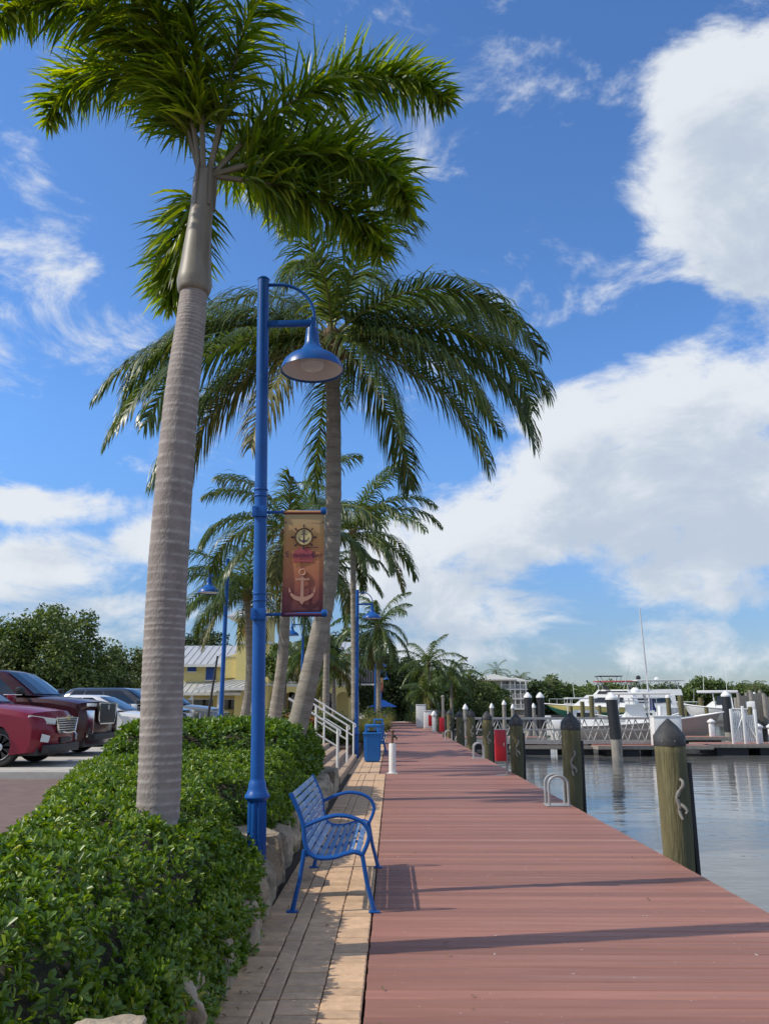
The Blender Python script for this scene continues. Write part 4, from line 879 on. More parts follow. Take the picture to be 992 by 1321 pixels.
for i, (x, Y, w, h, lab) in enumerate(((2.25,66,.75,1.75,'tall white utility cabinet at the far edge of the boardwalk'), (2.6,62,.55,1.3,'lower white utility cabinet in front of the tall one'))):
    t = thing('utility_cabinet', lab, 'cabinet', (x,Y,0), 0, 'white utility cabinets'); MB().box(-w/2,w/2,-.35,.35,.05,h,.02).build('body', 'white_paint', t); MB().box(-w/2+.05,w/2-.05,-.366,-.352,.15,h-.1,.004).build('door', 'white_paint', t)
    MB().box(w/2-.14,w/2-.11,-.38,-.367,h*.5,h*.6).build('handle', 'galv', t); MB().box(-w/2-.03,w/2+.03,-.38,.38,h,h+.05,.01).build('lid', 'white_paint', t)
for i, (x, Y, s) in enumerate(((2.75,55.5,1.3),(2.75,63.8,1.25))):
    t = thing('dock_pedestal', ['nearer white shore-power pedestal past the red box','farther white shore-power pedestal near the cabinets'][i], 'pedestal', (x,Y,0), 0, 'shore-power pedestals'); MB().box(-.12,.12,-.12,.12,0,s*.8,.02).build('column', 'white_paint', t); MB().lathe([(.19,s*.8),(.2,s*.85),(.1,s),(.02,s*1.05)], (0,0,0), 14).build('lamp_head', 'white_paint', t)
# ---------------------------------------------------------------- vehicles
def car(name, label, loc, paint, L=4.65, W=1.85, hood=1.02, cowl=1.15, roof=1.66, wheel=.36, wb_front=.95, kind='suv', cat='car', rz=0, nose=.80, face=None):
    """x forward with the front bumper at 0; lofted body with open wheel arches, glasshouse, glass, lamps, grille, wheels"""
    t = thing(name, label, cat, loc, rz, 'cars parked nose-in to the planting bed')
    gnd = .22; xf = -wb_front; xr = -L+.95; ra = wheel*1.14
    def arch(xc, n=9): return [(xc+ra*math.cos(a), max(gnd, wheel+ra*math.sin(a))) for a in np.linspace(-.38, math.pi+.38, n)]
    prof = [(-.10,gnd+.04),(0,.42),(.0,nose*.8),(-.05,nose),(-.16,hood-.03),(-.45,hood+.02),(-1.0,(hood+cowl)/2+.03),(-1.45,cowl),(-2.3,cowl+.03),(-3.4,cowl+.05),(-L+.35,cowl+.06),(-L+.06,cowl-.04),(-L,.75),(-L+.02,.45),(-L+.12,gnd+.04)]
    prof += list(reversed(arch(xr)))+list(reversed(arch(xf))); n = len(prof)
    fr = [-1,-.985,-.94,-.80,-.5,0,.5,.80,.94,.985,1]; vs = []; fs = []
    for q in fr:
        a = abs(q)
        for (x, z) in prof:
            wf = max(0, min(1, (x+1.2)/1.2)); wr = max(0, min(1, (-L+.9-x)/.9))
            xx = x-wf*(.30*a**3.2)+wr*(.18*a**3); zz = z
            if z > cowl-.35: zz = z-(.05*a**2+.10*max(0,(a-.9)/.1)**2)*(1 if z > hood-.06 else .4)
            yy = q*W/2*(1-.10*max(0,(z-cowl+.06))/.6)
            vs.append((xx, yy, zz))
    for j in range(len(fr)-1):
        for k in range(n): fs.append((j*n+k, j*n+(k+1)%n, (j+1)*n+(k+1)%n, (j+1)*n+k))
    body = MB().add(vs, fs)
    for j in (0, len(fr)-1):
        # side panels: fan the upper flank to the arches
        body.add([vs[j*n+k] for k in range(n)], [tuple(range(n))])
    bd = body.build('body', paint, t, True, 32)
    MB().box(-L+.15,-.2,-W/2+.14,W/2-.14,.20,.62).build('underbody', 'black_trim', t, False)
    # glasshouse
    xa, xb = (-1.35,-2.15) if kind != 'sedan' else (-1.45,-2.25); xc, xd = (-L+.75,-L+.22) if kind != 'sedan' else (-L+1.55,-L+.75)
    wb, wt = W/2-.07, W/2-.24
    ring0 = [(xa,0),(xa-.10,1),(xd+.05,1),(xd,0)]; 
    g = MB(); rows = []
    zc = cowl+.0
    for f_, z, w_, x0, x1 in ((0,zc,wb,xa,xd),(.5,zc+(roof-zc)*.55,wb-.06,xa+(xb-xa)*.55,xd+(xc-xd)*.5),(.9,roof-.05,wt+.02,xb+.03,xc-.06),(1,roof,wt-.10,xb-.12,xc+.14)):
        rows.append([(x0,-w_*.55,z),(x0-.07,-w_*.9,z),(x0-.2,-w_,z),(x1+.15,-w_,z),(x1,-w_*.85,z),(x1-.02,0,z),(x1,w_*.85,z),(x1+.15,w_,z),(x0-.2,w_,z),(x0-.07,w_*.9,z),(x0,w_*.55,z),(x0+.02,0,z)])
    m_ = 12; vv = [p for r_ in rows for p in r_]; ff = [(i*m_+k,i*m_+(k+1)%m_,(i+1)*m_+(k+1)%m_,(i+1)*m_+k) for i in range(3) for k in range(m_)]+[tuple(3*m_+k for k in range(m_))]
    g.add(vv, ff); cab = g.build('cabin', paint, t, True, 50)
    def lerp(a, b, u): return tuple(a[k]+(b[k]-a[k])*u for k in range(3))
    def gl(i0, i1, sgn, lo=.12, hi=.93, push=(0,0,0), sub=1):   # a pane lying on the cabin between two profile columns
        p = []
        for rws, uu in ((0,lo),(1,0),(2,0)):
            pass
        A = [rows[0][i0], rows[1][i0], rows[2][i0]]; B = [rows[0][i1], rows[1][i1], rows[2][i1]]; mb = MB(); pts = []
        for (ra_, rb_, u) in ((0,1,lo),(1,1,0),(1,2,hi)):
            a_ = lerp(A[ra_], A[rb_], u); b_ = lerp(B[ra_], B[rb_], u); pts.append((a_, b_))
        vs_ = [tuple(np.array(x)+np.array(push)) for pr in pts for x in pr]
        return vs_, [(0,1,3,2),(2,3,5,4)]
    ws = MB()
    for i0, i1 in ((10,11),(11,0),(9,10),(0,1)):
        vs_, fs_ = gl(i0, i1, 1, .10, .92, (.012,0,.012)); ws.add(vs_, fs_)
    ws.build('windshield', 'glass_dark', cab, True, 80)
    for side, (i0, i1) in ((-1,(2,3)),(1,(8,7))):
        A0 = rows[0]; P_ = lambda u, v: tuple(np.array(lerp(lerp(rows[0][i0], rows[0][i1], u), lerp(rows[1][i0], rows[1][i1], u), v) if v <= 1 else lerp(lerp(rows[1][i0], rows[1][i1], u), lerp(rows[2][i0], rows[2][i1], u), v-1))+np.array([0,side*.008,0]))
        for u0, u1 in ((.07,.40),(.43,.72),(.75,.95)):
            if kind == 'sedan' and u0 > .7: u1 = .9
            MB().add([P_(u0,.12),P_(u1,.12),P_(u1,1),P_(u0,1),P_(u1,1.82),P_(u0,1.82)], [(0,1,2,3),(3,2,4,5)]).build('side_window', 'glass_dark', cab, False)
        MB().tube([P_(.03,.06),P_(.5,.05),P_(.97,.06)], .012, 6).build('window_trim', 'chrome' if kind != 'sedan' else paint, cab)
        my = side*(W/2+.06); mm = MB().box(xa-.38,xa-.22,min(my,my+side*.16),max(my,my+side*.16),cowl+.02,cowl+.19,.035); mm.box(xa-.33,xa-.27,min(side*(W/2-.1),my),max(side*(W/2-.1),my),cowl+.03,cowl+.07)
        mm.build('mirror', paint if kind != 'big' else 'black_trim', t)
        for xx in (-2.55,-3.5): MB().box(xx,xx+.2,side*W/2*.972-.02 if side > 0 else -W/2*.972-.012,side*W/2*.972+.012 if side > 0 else -W/2*.972+.02,cowl-.20,cowl-.165,.006).build('door_handle', 'chrome' if kind == 'big' else paint, t)
        MB().box(-L+1.35,-wb_front-.5,side*(W/2-.02)-.02,side*(W/2-.02)+.02,.22,.36,.01).build('sill', 'black_trim', t)
        # headlight
        hx = -.14; y0, y1 = side*W*.29, side*W*.492
        hl = MB().add([(.0,y0,nose-.02),(-.36,y1,nose+.05),(-.42,y1,nose-.05),(-.01,y0,nose-.12),(-.20,y0,nose-.02),(-.42,y1*.98,nose+.02),(-.45,y1*.98,nose-.10),(-.2,y0,nose-.11)],[(0,1,2,3),(4,7,6,5),(0,4,5,1),(1,5,6,2),(2,6,7,3),(3,7,4,0)])
        if kind != 'big':
            h_ = hl.build('headlight', 'lamp_glass', t, False); MB().tube([(-.01,y0,nose-.125),(-.42,y1*1.002,nose-.055)], .012, 6).build('headlight_trim', 'chrome', h_)
        else:
            MB().box(-.16,-.05,min(y0,y1*.95),max(y0,y1*.95),nose+.03,nose+.10,.01).build('headlight', 'lamp_glass', t)
            MB().box(-.22,-.015,side*W*.40-.02,side*W*.40+.02,.42,nose-.06,.008).build('running_light', 'chrome', t); MB().box(-.10,.012,min(side*W*.28,side*W*.41),max(side*W*.28,side*W*.41),.41,.45,.008).build('chrome_corner', 'chrome', t)
        if kind == 'suv':
            fg = MB().add([(-.06,side*W*.36,.56),(-.15,side*W*.43,.60),(-.16,side*W*.44,.46),(-.075,side*W*.38,.44)],[(0,1,2,3)]); f_ = fg.poly([(-.055,side*W*.36,.56),(-.145,side*W*.43,.60),(-.155,side*W*.44,.46),(-.07,side*W*.38,.44)],(.03,side*.02,0)).build('fog_light', 'lamp_glass', t)
        for xx in (xf, xr):
            yw = side*(W/2-.13); M = Matrix.Translation((xx, yw, wheel)) @ Matrix.Rotation(R(-90)*side,4,'X')
            wd = MB().lathe([(wheel*.66,-.11),(wheel*.90,-.115),(wheel*.985,-.095),(wheel,-.05),(wheel,.05),(wheel*.985,.095),(wheel*.90,.115),(wheel*.66,.10)], (0,0,0), 30, M=M).build('wheel', 'rubberwheel', t)
            rm = MB().lathe([(wheel*.60,.085),(wheel*.66,.112),(wheel*.67,.10),(wheel*.60,.06)], (0,0,0), 28, capb=False, capt=False, M=M); rm.lathe([(.075,.05),(.075,.10),(.05,.108)], (0,0,0), 12, M=M)
            for s_ in range(10 if kind != 'big' else 7):
                a = s_*2*math.pi/(10 if kind != 'big' else 7); rm.box(.05,wheel*.63,-.022,.022,.075,.10,0,M @ Matrix.Rotation(a,4,'Z'))
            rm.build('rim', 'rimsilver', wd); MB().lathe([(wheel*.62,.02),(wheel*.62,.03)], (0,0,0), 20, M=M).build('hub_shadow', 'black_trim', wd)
    # face
    if kind == 'suv':
        gr = MB().poly([(.004,-.50,nose-.02),(.004,.50,nose-.02),(.008,.40,nose-.26),(.008,-.40,nose-.26)], (-.06,0,0)).build('grille', 'black_trim', t, False)
        gf = MB(); pts = [(.012,-.52,nose-.01),(.02,0,nose+.0),(.012,.52,nose-.01),(.018,.42,nose-.275),(.02,0,nose-.29),(.018,-.42,nose-.275),(.012,-.52,nose-.01)]; gf.tube(pts, .02, 6); gf.build('grille_frame', 'chrome', gr)
        for k in range(5): w_ = .48-.02*k; MB().box(.004,.022,-w_,w_,nose-.06-.045*k,nose-.045-.045*k,.002).build('grille_bar', 'chrome', gr)
        MB().box(.015,.035,-.11,.11,nose-.035,nose+.012,.006).box(.016,.037,-.045,.045,nose-.05,nose+.027,.006).build('emblem', 'ink_disc', gr)
        MB().box(-.16,.015,-W*.40,W*.40,.24,.40,.03).build('lower_bumper', 'black_trim', t); MB().box(-.02,.022,-.26,.26,.42,.52,.01).build('plate', 'black_trim', t)
    elif kind == 'big':
        gr = MB().box(-.05,.012,-.56,.56,nose-.34,nose+.10,.02).build('grille', 'black_trim', t)
        for k in range(7): MB().box(.012,.02,-.53,.53,nose-.31+.056*k,nose-.30+.056*k).build('grille_bar', 'iron', gr, False)
        for sy in (-1,1): MB().tube([(.014,sy*.58,nose+.11),(.014,sy*.585,nose-.24),(.014,sy*.48,nose-.36)], .016, 6).build('grille_frame', 'chrome', gr)
        MB().tube([(.014,-.58,nose+.115),(.014,.58,nose+.115)], .014, 6).build('grille_frame', 'chrome', gr); MB().tube([(.014,-.48,nose-.36),(.014,.48,nose-.36)], .016, 6).build('grille_frame', 'chrome', gr)
        MB().poly([(.02,-.07,nose+.07),(.02,.07,nose+.07),(.02,.06,nose-.02),(.02,0,nose-.06),(.02,-.06,nose-.02)], (.012,0,0)).build('emblem', 'rimsilver', gr, False)
        MB().box(-.12,.06,-W*.42,W*.42,.36,.50,.03).build('lower_bumper', 'black_trim', t)
    else:
        gr = MB().box(-.05,.012,-.48,.48,nose-.28,nose-.04,.03).build('grille', 'black_trim', t); MB().tube([(.012,-.46,nose-.05),(.015,.46,nose-.05)], .012, 6).build('grille_frame', 'chrome', gr)
        MB().box(-.12,.014,-W*.40,W*.40,.24,.36,.03).build('lower_bumper', 'black_trim', t)
    return t
car('parked_car', 'cherry red small SUV with chrome grille, nearest of the parked cars', (-6.50,16.75,LOT), 'paint_red', wb_front=.90, kind='suv', hood=1.06, cowl=1.17, nose=.90, roof=1.68, wheel=.36, cat='suv')
car('parked_car', 'big dark maroon SUV with tall black grille behind the red one', (-6.88,20.2,LOT), 'paint_maroon', L=5.3, W=2.05, hood=1.26, cowl=1.36, roof=1.95, wheel=.41, kind='big', nose=1.08, cat='suv')
car('parked_car', 'white sedan half hidden behind the big palm trunk', (-6.2,24.7,LOT), 'paint_white', L=4.8, W=1.85, hood=.86, cowl=1.0, roof=1.44, wheel=.34, kind='sedan', nose=.74)
car('parked_car', 'charcoal SUV just right of the big palm trunk', (-6.65,28.4,LOT), 'paint_charcoal', L=4.8, W=1.9, hood=1.05, cowl=1.17, roof=1.72, kind='suv', nose=.9, cat='suv')
car('parked_car', 'silver grey SUV behind the parking-side lamp post', (-6.35,31.9,LOT), 'paint_grey', L=4.8, W=1.9, hood=1.08, cowl=1.2, roof=1.78, kind='suv', nose=.92, cat='suv')
for i, (Y, lab) in enumerate(((16.7,'concrete wheel stop under the front of the red SUV'),(20.2,'concrete wheel stop under the front of the maroon SUV'),(24.7,'concrete wheel stop in front of the white sedan'))):
    bm_ = MB().poly([(-.09,-.9,0),(.09,-.9,0),(.06,-.9,.13),(-.06,-.9,.13)], (0,1.8,0)); o = bm_.build('wheel_stop', 'concrete', None, False); o.location = (-5.75 if i < 2 else -5.6,Y,LOT+.004); tag(o, lab, 'wheel stop', 'concrete wheel stops')
o = MB().tube([at(281,846,21.5), at(268,930,21.5)], [.025,.035], 8).build('leaning_pole', 'iron'); tag(o, 'thin dark pole leaning beside the parking-side blue lamp post', 'pole')

# ---------------------------------------------------------------- yellow building
def seam_roof(parent, name, quad, pitch, rh=.05):
    """standing seam metal roof: quad = eave-left, eave-right, ridge-right, ridge-left"""
    q = [Vector(p) for p in quad]; nn = (q[1]-q[0]).cross(q[3]-q[0]).normalized()
    if nn.z < 0: nn = -nn
    o = MB().poly(q, nn*-.06).build(name, 'metalroof', parent, False); ln = (q[1]-q[0]).length; k = int(ln/pitch); sm = MB()
    for i in range(1, k):
        a = q[0]+(q[1]-q[0])*(i/k); b = q[3]+(q[2]-q[3])*(i/k); d = (q[1]-q[0]).normalized()*.03; sm.poly([a-d, a+d, b+d, b-d], nn*rh)
    sm.build('standing_seam', 'metalroof', o, False); return o
def building():
    Y = 70; t = thing('yellow_building', 'yellow two-storey waterfront building with white metal roofs and small tower', 'building', (0,Y,LOT))
    X = lambda px: gx(px, Y); Z = lambda py: gz(py, Y)-LOT
    def wall(x0, x1, z0, z1, y0, y1, nm='wall', m='yellow'): return MB().box(x0,x1,y0,y1,z0,z1).build(nm, m, t, False)
    # left wing
    xl, xr = X(222), X(345); ze, zr = Z(857), Z(828)
    wall(xl, xr, 0, ze, 0, 9)
    seam_roof(t, 'roof', [(xl-.6,-.7,ze-.02),(xr+.1,-.7,ze-.02),(xr+.1,4.5,zr),(xl-.6,4.5,zr)], .55); seam_roof(t, 'roof', [(xr+.1,9.7,ze-.02),(xl-.6,9.7,ze-.02),(xl-.6,4.5,zr),(xr+.1,4.5,zr)], .55)
    MB().box(xl-.6,xr+.1,-.74,-.70,ze-.24,ze-.02).build('gutter', 'trimwhite', t, False)
    # porch roof
    zp0, zp1 = Z(894), Z(880); seam_roof(t, 'porch_roof', [(xl-.3,-2.6,zp0),(X(318),-2.6,zp0),(X(318),-.01,zp1),(xl-.3,-.01,zp1)], .5); MB().box(xl-.3,X(318),-2.66,-2.6,zp0-.22,zp0-.01).build('gutter', 'trimwhite', t, False)
    seam_roof(t, 'porch_roof', [(X(262),-3.4,Z(888)),(X(345),-3.4,Z(888)),(X(345),-.6,Z(873)),(X(318),-.6,Z(873))], .5); MB().box(X(262),X(345),-3.46,-3.4,Z(888)-.22,Z(888)-.01).build('gutter', 'trimwhite', t, False)
    for px in (226,256,290,330): MB().box(X(px)-.12,X(px)+.12,-2.5,-2.26,0,zp0-.05).build('column', 'trimwhite', t, False)
    wall(xl, xr, 0, zp0-.3, -.06, -.005, 'shaded_front', 'yellow')
    for x0, x1, y0, y1 in ((240,251,859,866),(264,277,860,877)):
        s = MB().box(X(x0),X(x1),-.09,-.015,Z(y1),Z(y0)).build('shutter', 'shutter', t, False)
        for k in range(8): zz = Z(y1)+(Z(y0)-Z(y1))*(k+.5)/8; MB().box(X(x0)+.05,X(x1)-.05,-.105,-.092,zz-.02,zz+.02).build('louvre', 'shutter', s, False)
        MB().box(X(x0)-.08,X(x1)+.08,-.12,-.01,Z(y1)-.10,Z(y1)-.005).build('sill', 'trimwhite', s, False)
    for x0, x1 in ((230,245),(250,275),(290,315)): 
        w = MB().box(X(x0),X(x1),-.10,-.07,.9,zp0-.55).build('window', 'glass_dark', t, False); MB().box(X(x0)-.08,X(x1)+.08,-.12,-.101,zp0-.54,zp0-.44).build('frame', 'trimwhite', w, False)
    # gable between wing and tower
    seam_roof(t, 'roof', [(X(287),-1.2,Z(848)),(X(345),-1.2,Z(848)),(X(345),2.5,Z(834)),(X(318),2.5,Z(834))], .5); MB().poly([(X(290),-1.15,Z(848)-.02),(X(345),-1.15,Z(848)-.02),(X(345),-1.15,Z(838))],(0,.1,0)).build('gable', 'yellow', t, False); wall(X(290),X(345),Z(875),Z(848)-.05,-1.14,-.02,'bay')
    # tower
    tx0, tx1 = X(307), X(349); zt = Z(798); tw = wall(tx0, tx1, 0, zt, -1.6, 1.3, 'tower')
    MB().box(tx0-.08,tx1+.08,-1.68,1.38,Z(832),Z(832)+.16).build('band', 'trimwhite', tw, False); MB().box(tx0-.08,tx1+.08,-1.68,1.38,Z(885),Z(885)+.16).build('band', 'trimwhite', tw, False)
    cx_ = (tx0+tx1)/2; hw = (tx1-tx0)/2+.75; rf = MB().add([(cx_-hw,-2.4,zt),(cx_+hw,-2.4,zt),(cx_+hw,2.1,zt),(cx_-hw,2.1,zt),(cx_,-.15,zt+1.5),(cx_-hw,-2.4,zt-.15),(cx_+hw,-2.4,zt-.15),(cx_+hw,2.1,zt-.15),(cx_-hw,2.1,zt-.15)],[(0,1,4),(1,2,4),(2,3,4),(3,0,4),(5,8,7,6),(0,5,6,1),(1,6,7,2),(2,7,8,3),(3,8,5,0)]).build('tower_roof', 'metalroof', t, False)
    MB().tube([(cx_,-.15,zt+1.4),(cx_,-.15,zt+2.3)], .04, 6).build('finial', 'trimwhite', rf)
    mat('sign_red', (.45,.05,.03), .6); mat('sign_yellow', (.60,.38,.05), .6)
    M = Matrix.Translation((X(322),-1.66,Z(815))) @ Matrix.Rotation(R(90),4,'X'); sg = MB().lathe([(.62,0),(.62,.06)], (0,0,0), 28, M=M).build('round_sign', 'sign_yellow', t); M2 = Matrix.Translation((X(323),-1.73,Z(816))) @ Matrix.Rotation(R(90),4,'X'); MB().lathe([(.42,0),(.42,.02)], (0,0,0), 24, M=M2).build('sign_disc', 'sign_red', sg)
    # right wing: arcade with balcony
    ax0, ax1 = X(346), X(452); zf, zh = Z(882), Z(866)
    wall(ax0, ax1, 0, zf+2.6, 2.6, 6, 'rear_wall'); MB().box(ax0,ax1,0,2.6,zf-.22,zf).build('balcony_floor', 'trimwhite', t, False)
    piers = [346,362,388,412,432,452]
    def archwall(x0, x1, z1):
        w = x1-x0; r = min(w*.40, 1.1); cx2 = (x0+x1)/2; zs = max(z1-.45-r, 1.0); pts = [(x0,0,0),(cx2-r,0,0),(cx2-r,0,zs)]+[(cx2-r*math.cos(a),0,zs+r*math.sin(a)) for a in np.linspace(.15,math.pi-.15,12)]+[(cx2+r,0,zs),(cx2+r,0,0),(x1,0,0),(x1,0,z1),(x0,0,z1)]
        return MB().poly(pts, (0,.3,0)).build('arch', 'yellow', t, False)
    for a, b in zip(piers[:-1], piers[1:]): archwall(X(a)+.002, X(b)-.002, zf-.225)
    for px in piers: MB().box(X(px)-.09,X(px)+.09,.02,.20,zf+.002,zf+2.5).build('balcony_post', 'trimwhite', t, False)
    rl = MB().box(ax0,ax1,.05,.15,zh-.05,zh+.05).build('balcony_rail', 'trimwhite', t, False); MB().box(ax0,ax1,.06,.14,zf+.10,zf+.17).build('bottom_rail', 'trimwhite', rl, False)
    nb_ = 11
    for k in range(nb_):
        x0 = ax0+(ax1-ax0)*k/nb_; x1 = ax0+(ax1-ax0)*(k+1)/nb_
        for a, b in (((x0,zf+.17),(x1,zh-.05)),((x0,zh-.05),(x1,zf+.17))): MB().tube([(a[0],.10,a[1]),(b[0],.10,b[1])], .032, 4).build('cross_brace', 'trimwhite', rl, False)
        MB().tube([((x0+x1)/2,.1,zf+.17),((x0+x1)/2,.1,zh-.05)], .025, 4).build('baluster', 'trimwhite', rl, False)
        if k: MB().box(x0-.05,x0+.05,.07,.14,zf,zh).build('rail_post', 'trimwhite', rl, False)
    seam_roof(t, 'arcade_roof', [(ax0,-.5,zf+2.5),(ax1+.4,-.5,zf+2.5),(ax1+.4,4.2,zf+3.8),(ax0,4.2,zf+3.8)], .55)
    for a, b in ((350,358),(368,382),(394,408),(416,428)): w = MB().box(X(a),X(b),2.5,2.59,.3,zf-.6).build('window', 'glass_dark', t, False); w2 = MB().box(X(a),X(b),2.5,2.59,zf+.3,zf+2.1).build('window', 'glass_dark', t, False)
building()
t = thing('louvred_box', 'dark grey louvred shutter box under palms at the end of the yellow arcade', 'screen', (gx(470,66),66,LOT)); zb, zt = gz(882,66)-LOT, gz(848,66)-LOT
MB().box(-.95,.95,0,.5,zb,zt).build('frame', 'darkin', t, False); mat('louvre_grey', (.12,.12,.125), .7)
for k in range(9): x = -.85+k*.2; MB().box(x,x+.11,-.05,-.005,zb+.1,zt-.1).build('slat', 'louvre_grey', t, False)
for x in (-.8,.8): MB().box(x-.08,x+.08,.1,.3,0,zb).build('leg', 'darkin', t, False)
MB().box(-1.05,1.05,-.1,.55,zb-.12,zb-.002).build('ledge', 'trimwhite', t, False)
t = thing('low_wall', 'long low white wall across the end of the boardwalk', 'wall', (0,137,.9)); MB().box(-9,9,0,.4,-.9,1.05).build('wall', 'trimwhite', t, False); MB().box(-9.1,9.1,-.06,.46,1.05,1.17).build('coping', 'trimwhite', t, False)
t = thing('parasol', 'blue open parasol over the terrace near the boardwalk end', 'parasol', (gx(494,72),72,LOT)); zp = gz(912,72)-LOT
n = 8; vs = [(0,0,zp+.62)]+[(1.25*math.cos(a),1.25*math.sin(a),zp) for a in np.linspace(0,2*math.pi,n+1)[:-1]]; MB().add(vs,[(0,k+1,(k+1)%n+1) for k in range(n)]).build('canopy', 'canvas_umbrella', t, False); MB().tube([(0,0,-.2),(0,0,zp+.6)], .03, 8).build('pole', 'galv', t)
for k in range(n): a = 2*math.pi*k/n; MB().tube([(0,0,zp+.56),(1.2*math.cos(a),1.2*math.sin(a),zp-.02)], .012, 4).build('rib', 'galv', t)

# ---------------------------------------------------------------- shrubs and ornamental plants by the walk
def spiky(name, label, loc, n, L, leafm, seed, w=.03, el=(35,85), grav=.35, cat='plant', group=None):
    rng = np.random.default_rng(seed); t = thing(name, label, cat, loc, 0, group); az = rng.uniform(0,2*np.pi,n); e = np.radians(rng.uniform(*el,n)); D = np.stack([np.cos(e)*np.cos(az),np.cos(e)*np.sin(az),np.sin(e)],1)
    P0 = np.stack([rng.normal(0,.06,n),rng.normal(0,.06,n),np.zeros(n)-.05],1)*(L/.8); Wd = nrm(np.cross(D, np.array([0,0,1.]))+rng.normal(0,.2,(n,3)))
    V, F4, F3 = strip_batch(P0, D, Wd, L*rng.uniform(.6,1.15,n), np.full(n,w)*rng.uniform(.7,1.2,n), np.full(n,grav)*rng.uniform(.5,1.4,n)); npmesh('blades', V, [F4,F3], leafm, t)['kind'] = 'stuff'; return t
mat('grassbase', (.10,.10,.04), .9)
for i, (px, Y, L, lm, lab) in enumerate(((470,31.5,1.0,'leaf_grass','golden ornamental grass clump behind the nearest blue bin'),(480,38,1.2,'leaf_grass','golden grass clump beside the third lamp post foot'),(492,46,1.2,'leaf_grass','farther golden grass clump along the bed'),(452,29,.8,'leaf_grass','small grass tuft beside the second lamp post'))):
    spiky('grass_clump', lab, (gx(px,Y),Y,.36), 420, L, lm, 60+i, .022, (40,88), .45, 'grass clump', 'golden grass clumps')
for i, (px, Y, lab) in enumerate(((330,23.5,'bronze spiky plant at the foot of the curved palm'),(345,24.5,'second bronze spiky plant right of the near lamp pole'),(296,25,'bronze spiky plant left of the curved palm'))):
    spiky('spiky_plant', lab, (gx(px,Y),Y,.45), 70, 1.15, 'leaf_bronze', 70+i, .07, (30,85), .12, 'plant', 'bronze spiky plants')
def shrub(label, loc, rad, leafm, seed, ncl=14, per=120, leaf=.11, group=None): return tree('shrub', label, loc, rad[2]*1.7, rad, seed, leafm, ncl, per, leaf, rad[0]*.42, .05, group=group, cat='shrub', limbs=3)
for i, (px, Y, r_, lm, lab) in enumerate(((390,27.5,.75,'leaf_red','shrub with reddish leaves behind the handrails'),(425,28.5,.7,'leaf_tree','green shrub behind the middle handrail'),(440,31,.7,'leaf_tree','round green shrub near the slim palm'),(410,33,.9,'leaf_tree_olive','olive shrub below the yellow arcade'),(488,50,.8,'leaf_tree_dark','dark low shrub left of the far boardwalk'),(491,64,1.0,'leaf_tree','leafy shrub by the farthest blue bin'),
    (489,58,.9,'leaf_tree','shrub between the farthest bin and the lamp'),(345,33,.9,'leaf_tree','shrub behind the near hedge right of the lamp pole'),(372,30,.8,'leaf_tree_olive','olive shrub under the leaning palm'),(536,84,1.3,'leaf_tree','leafy shrub on the water side of the boardwalk end'),(541,77,1.2,'leaf_tree_olive','bright shrub left of the white cabinets'),(496,95,1.2,'leaf_red','reddish shrub beside the ramp'))):
    shrub(lab, (gx(px,Y),Y,.3 if Y < 70 else 0), (r_,r_,r_*.8), lm, 80+i)

# ---------------------------------------------------------------- trees
def bg(label, px, py, Y, rx, rz, lm, seed, base=0, ncl=70, per=110, leaf=None, cat='tree', group='trees behind the marina'):
    x = gx(px, Y); H = gz(py, Y)-base; tree('broadleaf_tree', label, (x,Y,base), H, (rx,rx*.9,min(rz,H*.55)), seed, lm, int(ncl*1.2), int(per*1.0), (leaf or .006*Y*.62)*1.28, rx*.26, max(.15,rx*.05), group=group)
G1 = 'trees beyond the parking lot'
bg('big rounded leafy tree behind the parked SUVs at far left', 55, 792, 58, 4.6, 4.0, 'leaf_tree', 101, .5, 120, 150, .20, group=G1)
bg('leafy tree at the left edge behind the red SUV', -25, 822, 56, 4.5, 3.9, 'leaf_tree_olive', 102, .5, 90, 130, .20, group=G1)
bg('dark tree filling the gap left of the big palm trunk', 112, 856, 64, 3.4, 2.8, 'leaf_tree_dark', 103, .5, 80, 130, .20, group=G1)
bg('smaller olive tree next to the big palm trunk', 160, 842, 72, 3.0, 3.2, 'leaf_tree_olive', 104, .5, 80, 120, .20, group=G1)
bg('tree seen above the yellow building roof', 262, 818, 95, 4.0, 3.2, 'leaf_tree_dark', 105, .5, 60, 90, .28, group=G1)
bg('tree behind the round sign tower', 205, 850, 90, 4.5, 3.2, 'leaf_tree_dark', 106, .5, 60, 90, .28, group=G1)
bg('green tree right of the tower, between palm trunks', 366, 832, 62, 2.0, 1.3, 'leaf_tree', 107, .5, 60, 110, .20, group=G1)
bg('leafy tree above the arcade balcony', 408, 828, 64, 2.2, 1.4, 'leaf_tree_dark', 108, .5, 60, 110, .20, group=G1)
bg('dark tree behind the arcade end', 448, 812, 82, 4.2, 4.0, 'leaf_tree_dark', 109, .3, 80, 110, .24, group=G1)
G2 = 'dark trees at the boardwalk end'
bg('dark dense tree behind the blue parasol', 490, 845, 96, 4.6, 4.2, 'leaf_tree_dark', 110, .3, 90, 120, .26, group=G2)
bg('dark dense tree closing the end of the boardwalk', 520, 850, 104, 4.8, 4.4, 'leaf_tree_dark', 111, .3, 90, 120, .26, group=G2)
bg('green mangrove tree right of the boardwalk end', 553, 868, 96, 4.2, 3.4, 'leaf_tree', 112, -.3, 90, 120, .24, group=G2)
bg('bright green mangrove tree leaning to the water', 588, 872, 100, 4.6, 3.4, 'leaf_tree_olive', 113, -.4, 90, 120, .24, group=G2)
bg('low green mangrove at the water edge before the cream house', 612, 882, 104, 3.8, 2.8, 'leaf_tree', 114, -.5, 80, 120, .24, group=G2)
